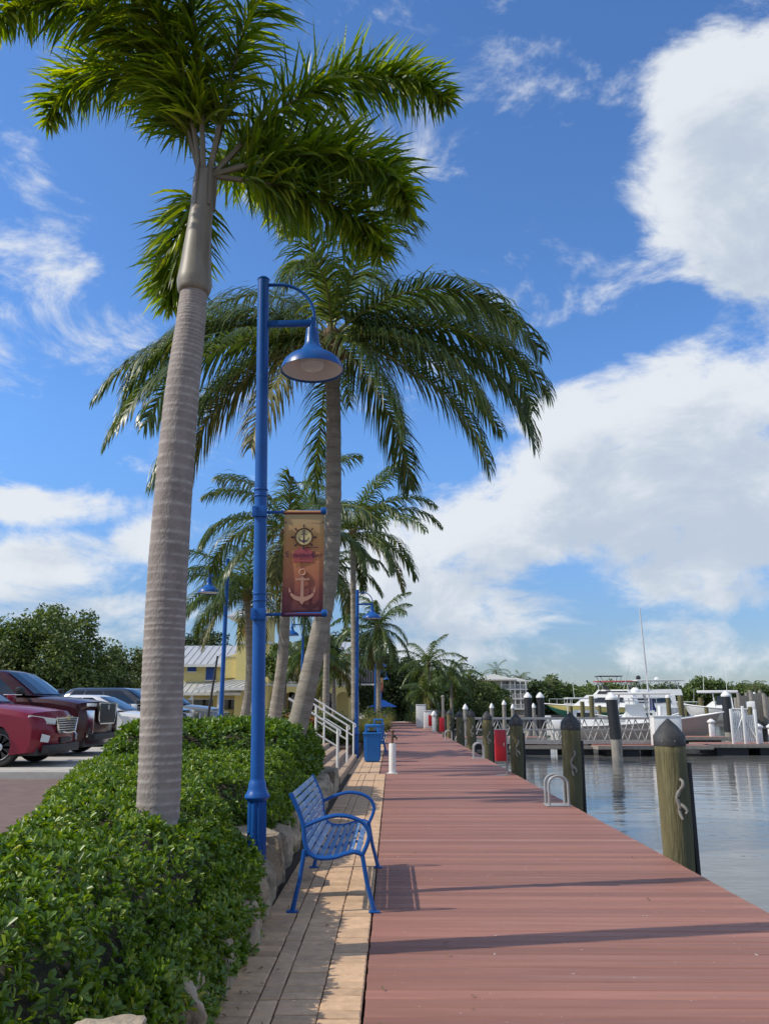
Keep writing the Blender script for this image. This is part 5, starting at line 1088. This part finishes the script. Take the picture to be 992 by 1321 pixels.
bg('rounded mangrove bush left of the cream house', 632, 893, 108, 3.2, 2.2, 'leaf_tree_olive', 115, -.6, 60, 110, .24, group=G2)
bg('dark mangrove in front of the cream house garden', 630, 888, 135, 3.6, 3.0, 'leaf_tree_dark', 116, -.4, 60, 90, .34, group=G2)
G3 = 'trees on the far shore'
far = [(690,880,190,7,4,'leaf_tree_dark','dark tree right of the cream house'),(712,878,200,6,4.5,'leaf_tree','tree left of the green hulled boat'),(740,886,230,9,4,'leaf_tree','low far tree behind the sport boats'),(775,888,240,10,4,'leaf_tree_dark','far tree behind the flybridge'),(805,886,235,9,4.2,'leaf_tree','far tree left of the sailboat mast'),(826,884,240,8,4.5,'leaf_tree_dark','far dark tree next to the mast'),(850,886,238,9,4,'leaf_tree_dark','far dark tree right of the mast'),(876,887,236,8,4,'leaf_tree_dark','far low tree left of the big round tree'),
       (911,874,225,7.2,4.6,'leaf_tree','big bright round tree behind the white lift boat'),(938,886,245,8,4,'leaf_tree_dark','low tree between the two round trees'),(962,882,228,6.5,4.4,'leaf_tree','second round tree on the far shore at right'),(990,886,236,8,4,'leaf_tree_dark','far tree at the right edge of the view'),(1030,885,240,9,4.2,'leaf_tree_dark','far tree beyond the right edge')]
for i, (px, py, Y, rx, rz, lm, lab) in enumerate(far): bg(lab, px, py, Y, rx, rz, lm, 120+i, -.5, 60, 80, .62, group=G3)
for i, (px, py, lab) in enumerate(((640,868,'palm behind the cream house roof'),(671,876,'smaller palm right of the cream house roof'),(708,882,'tall slim palm on the far bank'),(973,886,'small palm on the far shore at right'))):
    Y = 196; c = at(px, py, Y); b = Vector((c.x, Y, -.4)); coconut('coconut_palm', lab, b, c, 4.2 if i == 0 else 3.2, 14, 150+i, None, (.2,.17,.15), 0, 22, 1.0, 'leaf_tree_olive', 1, 'palms on the far bank', (80,-20))
# wooded bank seen as one mass behind the counted trees
def wood(label, x0, x1, Y0, Y1, h, n, seed, lm):
    rng = np.random.default_rng(seed); C = np.stack([rng.uniform(x0,x1,n), rng.uniform(Y0,Y1,n), rng.uniform(.3,h,n)],1); per = 48; q = nrm(rng.normal(0,1,(n*per,3)))*rng.uniform(0,1,(n*per,1))**.4; Pp = np.repeat(C,per,0)+q*np.array([2.6,2.6,1.9])
    Nn = nrm(q+rng.normal(0,.5,q.shape)+np.array([0,0,.4])); D = nrm(np.cross(Nn, rng.normal(0,1,q.shape))); L = .92*rng.uniform(.6,1.3,len(Pp)); V, F = leaf_batch(Pp, D, Nn, L, L*.7); o = npmesh('wood', V, [F], lm); tag(o, label, 'wood', kind='stuff')
wood('dark wooded far bank across the marina', 50, 260, 262, 290, 3.0, 420, 1, 'leaf_tree'); wood('dense dark woods behind the boardwalk end', -45, 12, 128, 150, 6.0, 230, 2, 'leaf_tree_dark'); wood('dark hedge of woods behind the parking lot', -95, -16, 104, 118, 5.0, 230, 3, 'leaf_tree_dark'); wood('green bank of trees around the cream house', 14, 56, 205, 222, 5.5, 120, 4, 'leaf_tree')
# ---------------------------------------------------------------- cream house across the water
def house():
    Y = 180; t = thing('cream_house', 'cream three-storey house with hip roof and white porches across the water', 'house', (0,Y,0)); X = lambda px: gx(px,Y); Z = lambda py: gz(py,Y)
    x0, x1 = X(618), X(678); zg = -.5
    MB().box(x0,X(662),0,9,zg,Z(877)).build('wall', 'house_cream', t, False); MB().box(X(662),x1,1.5,9,zg,Z(878)).build('wing', 'house_cream', t, False)
    def hip(nm, a, b, y0, y1, ze, zr, inset): MB().add([(a,y0,ze),(b,y0,ze),(b,y1,ze),(a,y1,ze),(a+inset,(y0+y1)/2,zr),(b-inset,(y0+y1)/2,zr),(a,y0,ze-.25),(b,y0,ze-.25),(b,y1,ze-.25),(a,y1,ze-.25)],[(0,1,5,4),(1,2,5),(2,3,4,5),(3,0,4),(6,9,8,7),(0,6,7,1),(1,7,8,2),(2,8,9,3),(3,9,6,0)]).build(nm, 'house_roof', t, False)
    hip('roof', x0-.8, X(662)+.6, -2.6, 9.6, Z(877), Z(869), 4); hip('roof', X(656), x1+.8, -1.0, 9.6, Z(878.5), Z(873), 2.2)
    for fl, (zb, zt) in enumerate(((Z(889),Z(878)),(Z(901),Z(890)),(Z(914),Z(902.5)))):
        MB().box(X(644),x1+.2,-2.2,1.4,zb-.22,zb).build('balcony_floor', 'trimwhite', t, False)
        for px in (646,657,663,670,677): MB().box(X(px)-.14,X(px)+.14,-2.1,-1.85,zb,zt).build('column', 'trimwhite', t, False)
        MB().box(X(644),x1+.2,-2.15,-2.06,zb+.82,zb+.92).build('rail', 'trimwhite', t, False)
        for k in range(24): x = X(645)+(x1-X(645))*k/23; MB().box(x-.03,x+.03,-2.13,-2.08,zb,zb+.82).build('baluster', 'trimwhite', t, False)
        for a, b in ((647,656),(658,662),(664,669.5),(671,676)):
            w = MB().box(X(a),X(b),-.06 if b < 662 else 1.43,-.01 if b < 662 else 1.48,zb+.25,zt-.35).build('window', 'glass_dark' , t, False); MB().box(X(a)-.1,X(b)+.1,-.09 if b < 662 else 1.40,-.061 if b < 662 else 1.425,zt-.34,zt-.2).build('frame', 'trimwhite', w, False)
    for a, b, y0, y1 in ((622,628,880,888),(632,640,880,888),(622,628,893,900),(632,640,893,900)): w = MB().box(X(a),X(b),-.06,-.01,Z(y1),Z(y0)).build('window', 'glass_dark', t, False); MB().box(X(a)-.12,X(b)+.12,-.1,-.062,Z(y1)-.15,Z(y1)).build('sill', 'trimwhite', w, False)
house()
# ---------------------------------------------------------------- marina: floating docks and gangway
def fdock(label, x0, x1, y0, y1, zt=-.32, name='floating_dock'):
    t = thing(name, label, 'dock', (0,0,0), 0, 'floating docks'); MB().box(x0,x1,y0,y1,zt-.16,zt).build('frame', 'greywood', t, False); m = MB()
    k = 0; x = x0+.02
    while x < x1-.1: m.box(x,min(x+.135,x1-.01),y0+.02,y1-.02,zt+.001,zt+.028); x += .15
    o = m.build('boards', 'deck', t, False); o['kind'] = 'stuff'
    x = x0+.5
    while x < x1-1: MB().box(x,x+1.6,y0+.12,y1-.12,WATER-.2,zt-.165).build('float', 'rubber', t, False); x += 2.2
    MB().box(x0,x1,y0-.05,y0-.002,zt-.13,zt+.03).build('rub_rail', 'greywood', t, False); return t
YD = 42.4
fdock('floating dock with reddish boards below the white box', gx(768,YD), gx(915,YD), YD, YD+2.2)
fdock('floating dock running on to the right past the white gate', gx(915,YD)+.05, gx(1100,YD), YD+.9, YD+3.6, -.28)
fdock('smaller floating dock just left of the black-topped pile', gx(660,YD), gx(768,YD)-.06, YD+1.2, YD+2.8, -.36)
fdock('tan finger dock behind the white box', gx(880,YD+6), gx(940,YD+6), YD+6, YD+8, -.1)
fdock('long grey pier behind the gangway at the boardwalk edge', 4.0, gx(700,50), 49, 51.5, -.15)
def gangway():
    t = thing('gangway', 'long aluminium truss gangway from the boardwalk to the floating dock', 'gangway', (0,0,0)); Y0 = 43.9; x0, x1 = 3.35, gx(858,43); zb0, zt0 = gz(958,43.5), gz(927,43.5)
    for yy in (Y0, Y0+1.2):
        MB().box(x0,x1,yy-.05,yy+.05,zt0-.05,zt0+.05).build('top_rail', 'alu_grey', t, False); MB().box(x0,x1,yy-.06,yy+.06,zb0-.08,zb0+.08).build('bottom_rail', 'alu_grey', t, False); MB().box(x0,x1,yy-.025,yy+.025,(zt0+zb0)/2-.0,(zt0+zb0)/2+.05).build('mid_rail', 'alu_grey', t, False)
        n = 12
        for k in range(n):
            a = x0+(x1-x0)*k/n; b = x0+(x1-x0)*(k+1)/n; m = (a+b)/2
            for p, q in (((a,zb0+.08),(m,zt0-.05)),((m,zt0-.05),(b,zb0+.08))): MB().tube([(p[0],yy,p[1]),(q[0],yy,q[1])], .026, 4).build('diagonal', 'alu_grey', t, False)
    MB().box(x0,x1,Y0+.07,Y0+1.13,zb0-.04,zb0+.04).build('walkway', 'greywood', t, False)
gangway()
def dolphin(px, py, Y, label, r=.22, top='white', kind='black', name='mooring_pile', lean=0):
    x = gx(px, Y); zt = gz(py, Y); t = thing(name, label, 'mooring pile', (x,Y,0), 0, 'mooring piles in the marina'); zc = zt-.35 if top else zt
    if kind == 'black':
        MB().tube([(0,0,-3),(0,0,.1)], r, 16).build('timber', 'greywood', t); MB().tube([(0,0,.05),(lean,0,zc)], [r*1.06,r*1.04], 18).build('sleeve', 'blacksleeve', t)
    else: MB().tube([(0,0,-3),(lean*.5,0,0),(lean,0,zc)], [r*1.05,r,r*.95], 12).build('timber', 'pile' if kind == 'wood' else 'greywood', t)
    if top: MB().lathe([(r*1.12,zc-.02),(r*1.12,zc+.08),(r*.6,zc+.24),(.02,zc+.36)], (lean,0,0), 16).build('cone_cap', 'white_gel' if top == 'white' else 'pilecap', t)
    return t
for a in [(792,893,42.2,'black sleeved mooring pile with white cone standing in front of the gangway',.27,'white','black','mooring_pile',-.12),(681,893,58,'left of two black sleeved piles with white cones near the cream house',.25,'white','black'),(697,893,58,'right of two black sleeved piles with white cones near the cream house',.25,'white','black'),(937,891,54,'black sleeved pile with white cone by the white lift boat',.27,'white','black'),
          (688,907,66,'thin grey pile with white cap between the two black piles',.16,'white','grey'),(650,903,66,'thin grey pile with white cap below the cream house',.16,'white','grey'),(634,907,62,'grey pile with white cap left of the cream house porch',.15,'white','grey'),(661,908,70,'short grey pile below the cream house porch',.15,'white','grey'),
          (751,905,62,'olive wooden pile in front of the green hull',.17,None,'wood'),(763,898,60,'taller olive wooden pile right of the green hull',.18,None,'wood'),(736,911,62,'short olive pile against the green hull bow',.14,None,'wood'),(878,897,58,'olive wooden pile left of the white lift boat',.20,None,'wood'),(862,894,64,'wooden pile with a white lamp cap near the blue grey bow',.18,'white','wood'),(904,900,62,'dark olive pile under the bow of the lift boat',.19,None,'wood'),
          (773,910,66,'thin wooden pile behind the gangway, middle',.14,None,'wood'),(600,908,58,'weathered pile with white top behind the fifth piling',.17,'white','grey'),(950,900,70,'grey pile right of the lift boat',.2,None,'grey'),(974,893,66,'tall grey pile by the wooden wall at right',.22,'white','grey')]:
    dolphin(*a)
# white box, gate, pedestals
t = thing('white_box', 'plain white dock box standing behind the nearest piling top', 'cabinet', (gx(858,YD+.5),YD+.7,-.29)); MB().box(-.70,.70,-.35,.35,0,1.40,.02).build('body', 'white_gel', t); MB().box(-.73,.73,-.38,.38,1.40,1.46,.01).build('lid', 'white_gel', t); MB().box(-.6,.6,-.362,-.352,.12,1.3,.003).build('panel', 'white_gel', t)
t = thing('white_gate', 'white picket gate frame on the right floating dock', 'gate', (gx(958,43.6),43.7,-.25)); zt = 1.75
for x in (-.62,.0,.62): MB().box(x-.06,x+.06,-.06,.06,0,zt+(.15 if x == 0 else 0),.01).build('gate_post', 'white_gel', t)
for k in range(12): x = -.53+k*.096; MB().box(x-.03,x+.03,.1,.13,.08,zt-.2+.12*math.sin(k*.5)).build('picket', 'white_gel', t, False)
for z in (.25,.85,1.4): MB().box(-.62,.62,.131,.17,z-.04,z+.04).build('rail', 'white_gel', t, False)
for sx in (-1,1): MB().tube([(sx*.6,.02,.2),(sx*.05,.02,1.35)], .035, 6).build('brace', 'white_gel', t)
for px, Y, lab in ((915,49,'white shore-power pedestal on the tan finger dock'),(975,44.2,'white shore-power pedestal right of the gate'),(991,44.4,'white post pedestal at the right edge of the dock')):
    t = thing('dock_pedestal', lab, 'pedestal', (gx(px,Y),Y,-.25 if Y < 46 else -.07), 0, 'shore-power pedestals'); MB().box(-.13,.13,-.13,.13,0,.75,.02).build('column', 'white_gel', t); MB().lathe([(.16,.75),(.23,.80),(.24,.86),(.12,.95),(.06,1.0)], (0,0,0), 14).build('lamp_head', 'white_gel', t)
# grey wooden boat sheds / wave wall at the right
for i, (px0, px1, py0, Y, lab) in enumerate(((954,968,897,64,'left section of weathered grey plank wall at the right of the marina'),(970,986,894,63,'middle section of weathered grey plank wall at right'),(987,1030,898,62,'right section of weathered grey plank wall at the picture edge'))):
    x0, x1 = gx(px0,Y), gx(px1,Y); zt = gz(py0,Y); t = thing('plank_wall', lab, 'wall', (0,Y,0), 0, 'grey plank walls'); k = 0; x = x0; rr = random.Random(i)
    while x < x1: MB().box(x,x+.17,0,.06,.25+rr.uniform(-.04,.04),zt+rr.uniform(-.08,.05)).build('plank', 'greywood', t, False); x += .185
    for z in (.5,zt-.4): MB().box(x0,x1,.062,.18,z-.08,z+.08).build('beam', 'greywood', t, False)
    for xx in (x0+.1,x1-.1): MB().tube([(xx,.32,-3),(xx,.32,zt+.2)], .14, 10).build('post', 'greywood', t)
    MB().box(x0-.2,x1+.2,-1.4,-.05,.06,.2).build('ledge', 'greywood', t, False)

# ---------------------------------------------------------------- boats
def hull(parent, L, B, zk, zs, zb, m, m2=None, split=None, name='hull'):
    """bow at +x; keel zk, sheer zs aft rising to zb at the bow; optional lower band"""
    n = 18; secs = []
    for i in range(n+1):
        s = i/n; b = B/2*(1-max(0,(s-.35)/.65)**2.3)*(.92+.08*min(1,s*4)); z1 = zs+(zb-zs)*s**2; kz = zk+(z1-zk)*max(0,(s-.70)/.30)**2*.92; x = s*L
        rows = [(x,0,kz),(x-.0,b*.72*(1-.35*s),kz+(z1-kz)*.28),(x+.10*s,b*.88*(1-.12*s),kz+(z1-kz)*.58),(x+.22*s*s,b*.97,kz+(z1-kz)*.88),(x+.28*s*s,b,z1)]; secs.append(rows)
    def strip(r0, r1, nm, mm):
        mb = MB()
        for sg in (1,-1):
            vs = [(p[0],p[1]*sg,p[2]) for rows in secs for p in rows[r0:r1+1]]; w = r1-r0+1; mb.add(vs, [(i*w+k,i*w+k+1,(i+1)*w+k+1,(i+1)*w+k) for i in range(n) for k in range(w-1)])
        if r0 == 0: mb.add([(p[0],p[1]*sg,p[2]) for sg, rr in ((1,secs[0]),(-1,list(reversed(secs[0]))[:-1])) for p in rr], [tuple(range(9))])
        return mb.build(nm, mm, parent, True, 60)
    h = strip(0,4,name,m) if not m2 else strip(2,4,name,m)
    if m2: strip(0,2,'bottom',m2)
    dk = MB(); vs = []; 
    for rows in secs: p = rows[4]; vs += [(p[0],-p[1]*.94,p[2]-.06),(p[0],p[1]*.94,p[2]-.06)]
    dk.add(vs, [(2*i,2*i+1,2*i+3,2*i+2) for i in range(n)]).build('deck', 'white_gel', parent, False)
    for sg in (1,-1): MB().tube([(r_[4][0],r_[4][1]*sg,r_[4][2]) for r_ in secs], .045, 6).build('gunwale', 'white_gel', parent)
    return h
def cabin_loft(parent, nm, x0, x1, w, z0, z1, rake0=.2, rake1=.6, m='white_gel', tumble=.15):
    return MB().add([(x0,-w,z0),(x1,-w*.9,z0),(x1,w*.9,z0),(x0,w,z0),(x0+rake0,-w+tumble,z1),(x1-rake1,-w*.9+tumble,z1),(x1-rake1,w*.9-tumble,z1),(x0+rake0,w-tumble,z1)],[(0,3,2,1),(4,5,6,7),(0,1,5,4),(1,2,6,5),(2,3,7,6),(3,0,4,7)]).build(nm, m, parent, False)
def outboard(parent, x, y, z):
    o = MB().box(x-.45,x+.1,y-.16,y+.16,z+.45,z+1.0,.06).build('outboard', 'white_gel', parent); MB().box(x-.28,x-.05,y-.08,y+.08,z-.6,z+.46,.03).build('leg', 'white_gel', o); return o
def boat_mesh_sport(label, px_bow, Y, L, B, zk, zs, zb, m, m2, flip=True):
    t = thing('sport_boat', label, 'boat', (gx(px_bow,Y),Y,0), math.pi if flip else 0, 'boats in the marina'); return t
# green and yellow hulled sport fisherman, bow to the left
Y = 84; t = thing('sport_boat', 'sport fishing boat with yellow topsides and green bottom, bow to the left', 'boat', (gx(703,Y)+10.4,Y-3,0), math.pi-R(24), 'boats in the marina')
hull(t, 11, 3.8, .35, 1.55, 1.95, 'hull_yellow', 'hull_green')
c = cabin_loft(t, 'cabin', 2.0, 8.2, 1.5, 1.6, 2.75, .2, 1.6); 
for sg in (-1,1): MB().add([(3,sg*1.47,2.05),(6.5,sg*1.43,2.05),(5.9,sg*1.38,2.5),(3.1,sg*1.40,2.5)],[(0,1,2,3)]).build('window', 'glass_dark', c, False)
MB().add([(7.55,-1.1,2.0),(7.55,1.1,2.0),(6.85,1.0,2.65),(6.85,-1.0,2.65)],[(0,1,2,3)]).build('windshield', 'glass_dark', c, False)
br = cabin_loft(t, 'flybridge', 2.4, 6.0, 1.35, 2.76, 3.25, .1, .5)
for sg in (-1,1): MB().add([(2.6,sg*1.36,2.85),(5.6,sg*1.25,2.85),(5.4,sg*1.2,3.12),(2.7,sg*1.30,3.12)],[(0,1,2,3)]).build('window', 'glass_dark', br, False)
for x in (2.6,5.4):
    for sg in (-1,1): MB().tube([(x,sg*1.2,3.25),(x+.1,sg*1.1,4.0)], .04, 6).build('tower_leg', 'alu', t)
MB().box(2.2,5.9,-1.35,1.35,4.0,4.1,.03).build('hardtop', 'canvas_red', t)
for sg in (-1,1): MB().tube([(3.2,sg*1.3,2.7),(2.2,sg*2.0,5.5)], .025, 5).build('outrigger', 'alu', t)
for k in range(9): s = .45+k*.065; MB().tube([(11*s,-1.5*(1-max(0,(s-.35)/.65)**2.3),1.7),(11*s,-1.5*(1-max(0,(s-.35)/.65)**2.3),2.4)], .02, 5).build('stanchion', 'alu', t)
MB().tube([(11*s,-1.5*(1-max(0,(s-.35)/.65)**2.3),2.4) for s in np.linspace(.45,.97,12)], .022, 5).build('bow_rail', 'alu', t)
# large white motor yacht beyond with black radar arch
Y = 96; t = thing('motor_yacht', 'large white flybridge yacht with dark bimini behind the green boat', 'boat', (gx(862,Y),Y,0), math.pi, 'boats in the marina')
t.location.x = gx(725,Y)+14.5; hull(t, 14, 4.4, -1.0, 1.5, 2.0, 'white_gel'); c = cabin_loft(t, 'saloon', 2, 10.5, 1.8, 1.5, 2.9, .1, 2.0)
for sg in (-1,1): MB().add([(2.6,sg*1.78,2.05),(8.8,sg*1.66,2.05),(8.0,sg*1.62,2.6),(2.7,sg*1.70,2.6)],[(0,1,2,3)]).build('window', 'glass_dark', c, False)
f_ = cabin_loft(t, 'flybridge', 1.2, 7.5, 1.6, 2.9, 3.55, .1, .9)
for x in (1.5,4.8):
    for sg in (-1,1): MB().tube([(x,sg*1.4,3.5),(x+.4,sg*1.3,4.5)], .045, 6).build('top_leg', 'white_gel', t)
MB().box(.8,6.2,-1.6,1.6,4.5,4.62,.04).build('hardtop', 'white_gel', t); MB().box(7.6,10.4,-1.0,1.0,5.0,5.08,.03).build('bimini', 'black_trim', t)
for x in (7.8,10.2):
    for sg in (-1,1): MB().tube([(x,sg*.9,5.0),(8.6+(x-9)*.3,sg*1.2,2.9)], .03, 5).build('bimini_leg', 'iron', t)
MB().lathe([(.25,4.62),(.3,4.8),(.1,4.95)], (3.5,0,0), 12).build('radar', 'white_gel', t); MB().lathe([(.2,4.62),(.28,4.85),(.22,5.05),(.05,5.15)], (5.6,0,0), 12).build('satellite_dome', 'black_trim', t)
# beige hulled centre console, bow to the right, behind the gangway
Y = 52; t = thing('centre_console_boat', 'beige hulled fishing boat with white T-top behind the gangway, bow to the right', 'boat', (gx(728,Y),Y+1.2,0), R(-13), 'boats in the marina'); Lb = gx(930,Y)-gx(728,Y)-.3
hull(t, Lb, 3.0, -1.2, .45, 1.30, 'hull_beige'); c = cabin_loft(t, 'console', 3.9, 5.3, .65, .45, 1.75, .05, .35); MB().add([(5.2,-.5,1.3),(5.2,.5,1.3),(4.98,.45,1.7),(4.98,-.45,1.7)],[(0,1,2,3)]).build('windshield', 'glass_dark', c, False)
for x, x2 in ((3.4,3.6),(5.4,5.1)):
    for sg in (-1,1): MB().tube([(x,sg*.75,.5),(x2,sg*.65,2.35)], .04, 6).build('top_leg', 'alu', t)
MB().tube([(5.4,.7,.5),(7.2,.6,1.2)], .035, 6).build('rail', 'alu', t); MB().box(2.9,6.6,-1.15,1.15,2.35,2.47,.03).build('hardtop', 'white_gel', t); MB().lathe([(.28,2.47),(.3,2.62),(.12,2.78)], (4.6,0,0), 12).build('radar', 'white_gel', t)
for k in range(5): MB().tube([(2.9+k*.1,-.8+.4*k,2.45),(2.5,-.8+.4*k,3.2)], .018, 5).build('fishing_rod', 'iron', t)
for y_ in (-.45,.45): outboard(t, -.15, y_, -.2)
MB().box(1.2,2.6,-1.0,1.0,.4,.85,.06).build('seat_box', 'white_gel', t)
# white hard-top boat on the lift, bow to the left
Y = 62; t = thing('lift_boat', 'white hardtop motorboat raised on a boat lift at the right', 'boat', (gx(958,Y)-.1,Y-.8,0), math.pi-R(20), 'boats in the marina'); Lb = gx(958,Y)-gx(883,Y)
hull(t, Lb, 2.4, .45, 1.45, 1.85, 'white_gel'); c = cabin_loft(t, 'cabin', 1.0, Lb*.70, .95, 1.45, 2.0, .1, .7); MB().add([(Lb*.62-.2,-.75,1.6),(Lb*.62-.2,.75,1.6),(Lb*.62-.75,.7,2.45),(Lb*.62-.75,-.7,2.45)],[(0,1,2,3)]).build('windshield', 'glass_dark', c, False)
for sg in (-1,1):
    for x in (.9,2.1): MB().tube([(x,sg*.85,1.4),(x+.1,sg*.8,2.6)], .045, 6).build('top_leg', 'white_gel', t)
    MB().add([(1.2,sg*.86,1.75),(2.05,sg*.86,1.75),(1.95,sg*.82,2.4),(1.25,sg*.82,2.4)],[(0,1,2,3)]).build('side_window', 'glass_dark', c, False)
MB().box(.5,3.3,-1.05,1.05,2.6,2.78,.05).build('hardtop', 'white_gel', t); 
for y_ in (-.5,0,.5): outboard(t, -.12, y_, 1.0)
for x in (1.2,2.8): MB().tube([(x,-.6,2.72),(x-.1,-.6,4.6)], .015, 5).build('antenna', 'white_gel', t)
t = thing('boat_lift', 'dark timber boat lift cradle under the white hardtop boat', 'boat lift', (gx(925,Y),Y,0)); 
for y_ in (-.8,.8): MB().box(-2.3,2.2,y_-.09,y_+.09,.22,.44).build('bunk', 'greywood', t, False)
for x in (-1.6,1.5): MB().box(x-.12,x+.12,-2.0,2.0,.0,.215).build('beam', 'galv', t, False)
for x in (-1.6,1.5):
    for y_ in (-2.05,2.05): MB().tube([(x,y_,-3),(x,y_,1.6)], .14, 10).build('post', 'pile', t)
# sailing boat with tall mast
Y = 76; t = thing('sailboat', 'sailboat with bare white mast and furled dark blue sail', 'boat', (gx(795,Y),Y,0), 0, 'boats in the marina'); hull(t, 7.5, 2.4, -1.1, .55, .95, 'hull_blue'); cabin_loft(t, 'cabin', 2.4, 5.0, .8, .6, 1.15, .1, .5); mx_ = gx(838,Y)-gx(795,Y)
MB().tube([(mx_,0,.9),(gx(834,Y)-gx(795,Y),0,gz(786,Y))], [.10,.055], 10).build('mast', 'alu', t); MB().tube([(mx_,0,2.1),(mx_-2.4,0,2.15)], .06, 8).build('boom', 'alu', t); MB().tube([(mx_+.25,0,.95),(mx_+.22,0,1.4),(mx_+.10,0,2.5)], [.38,.30,.12], 10).build('sail_cover', 'canvas_blue', t)
# slate blue bow, left of the lift boat
Y = 70; t = thing('sport_boat', 'slate blue hulled boat with white rails, left of the lift boat', 'boat', (gx(835,Y),Y,0), 0, 'boats in the marina'); hull(t, 3.6, 2.2, -1.0, .6, 1.5, 'hull_blue'); cabin_loft(t, 'console', .8, 1.7, .6, .6, 1.7, .1, .3)
for k in range(5): MB().tube([(1.0+k*.5,-.95+.12*k,1.0+.07*k),(1.0+k*.5,-.95+.12*k,1.9)], .02, 5).build('stanchion', 'white_gel', t)
MB().tube([(1.0+k*.5,-.95+.12*k,1.9) for k in range(5)], .022, 5).build('rail', 'white_gel', t)
# more moored white boats in the background of the basin
for i, (px, Yb, L, fl, lab) in enumerate(((760,70,6.5,0,'white runabout between the gangway and the green boat'),(818,66,6.0,1,'white open boat with canopy left of the sailboat'),(806,110,9,1,'white cruiser with long foredeck behind the mooring piles'),(880,120,9,1,'white far cruiser behind the slate blue bow'),(985,110,9,1,'white far cruiser at the right edge'),(850,130,8,0,'farthest small white cruiser near the mast'))):
    t = thing('moored_boat', lab, 'boat', (gx(px,Yb),Yb,0), math.pi if fl else 0, 'boats in the marina'); t.location.x += L/2 if fl else -L/2
    hull(t, L, L*.3, -1.1, .5, 1.05, 'white_gel'); c = cabin_loft(t, 'cabin', L*.25, L*.7, L*.11, .5, 1.35, .1, L*.12)
    for sg in (-1,1): MB().add([(L*.30,sg*L*.112,.8),(L*.60,sg*L*.104,.8),(L*.56,sg*L*.10,1.15),(L*.31,sg*L*.107,1.15)],[(0,1,2,3)]).build('window', 'glass_dark', c, False)
    MB().box(L*.2,L*.58,-L*.12,L*.12,2.25,2.36,.03).build('hardtop', 'white_gel', t)
    for x in (L*.24,L*.54):
        for sg in (-1,1): MB().tube([(x,sg*L*.1,.6),(x,sg*L*.1,2.25)], .04, 6).build('top_leg', 'alu', t)
    outboard(t, -.1, 0, -.1)
    MB().tube([(L*.3,-.4,2.3),(L*.28,-.4,4.2)], .018, 5).build('antenna', 'white_gel', t)
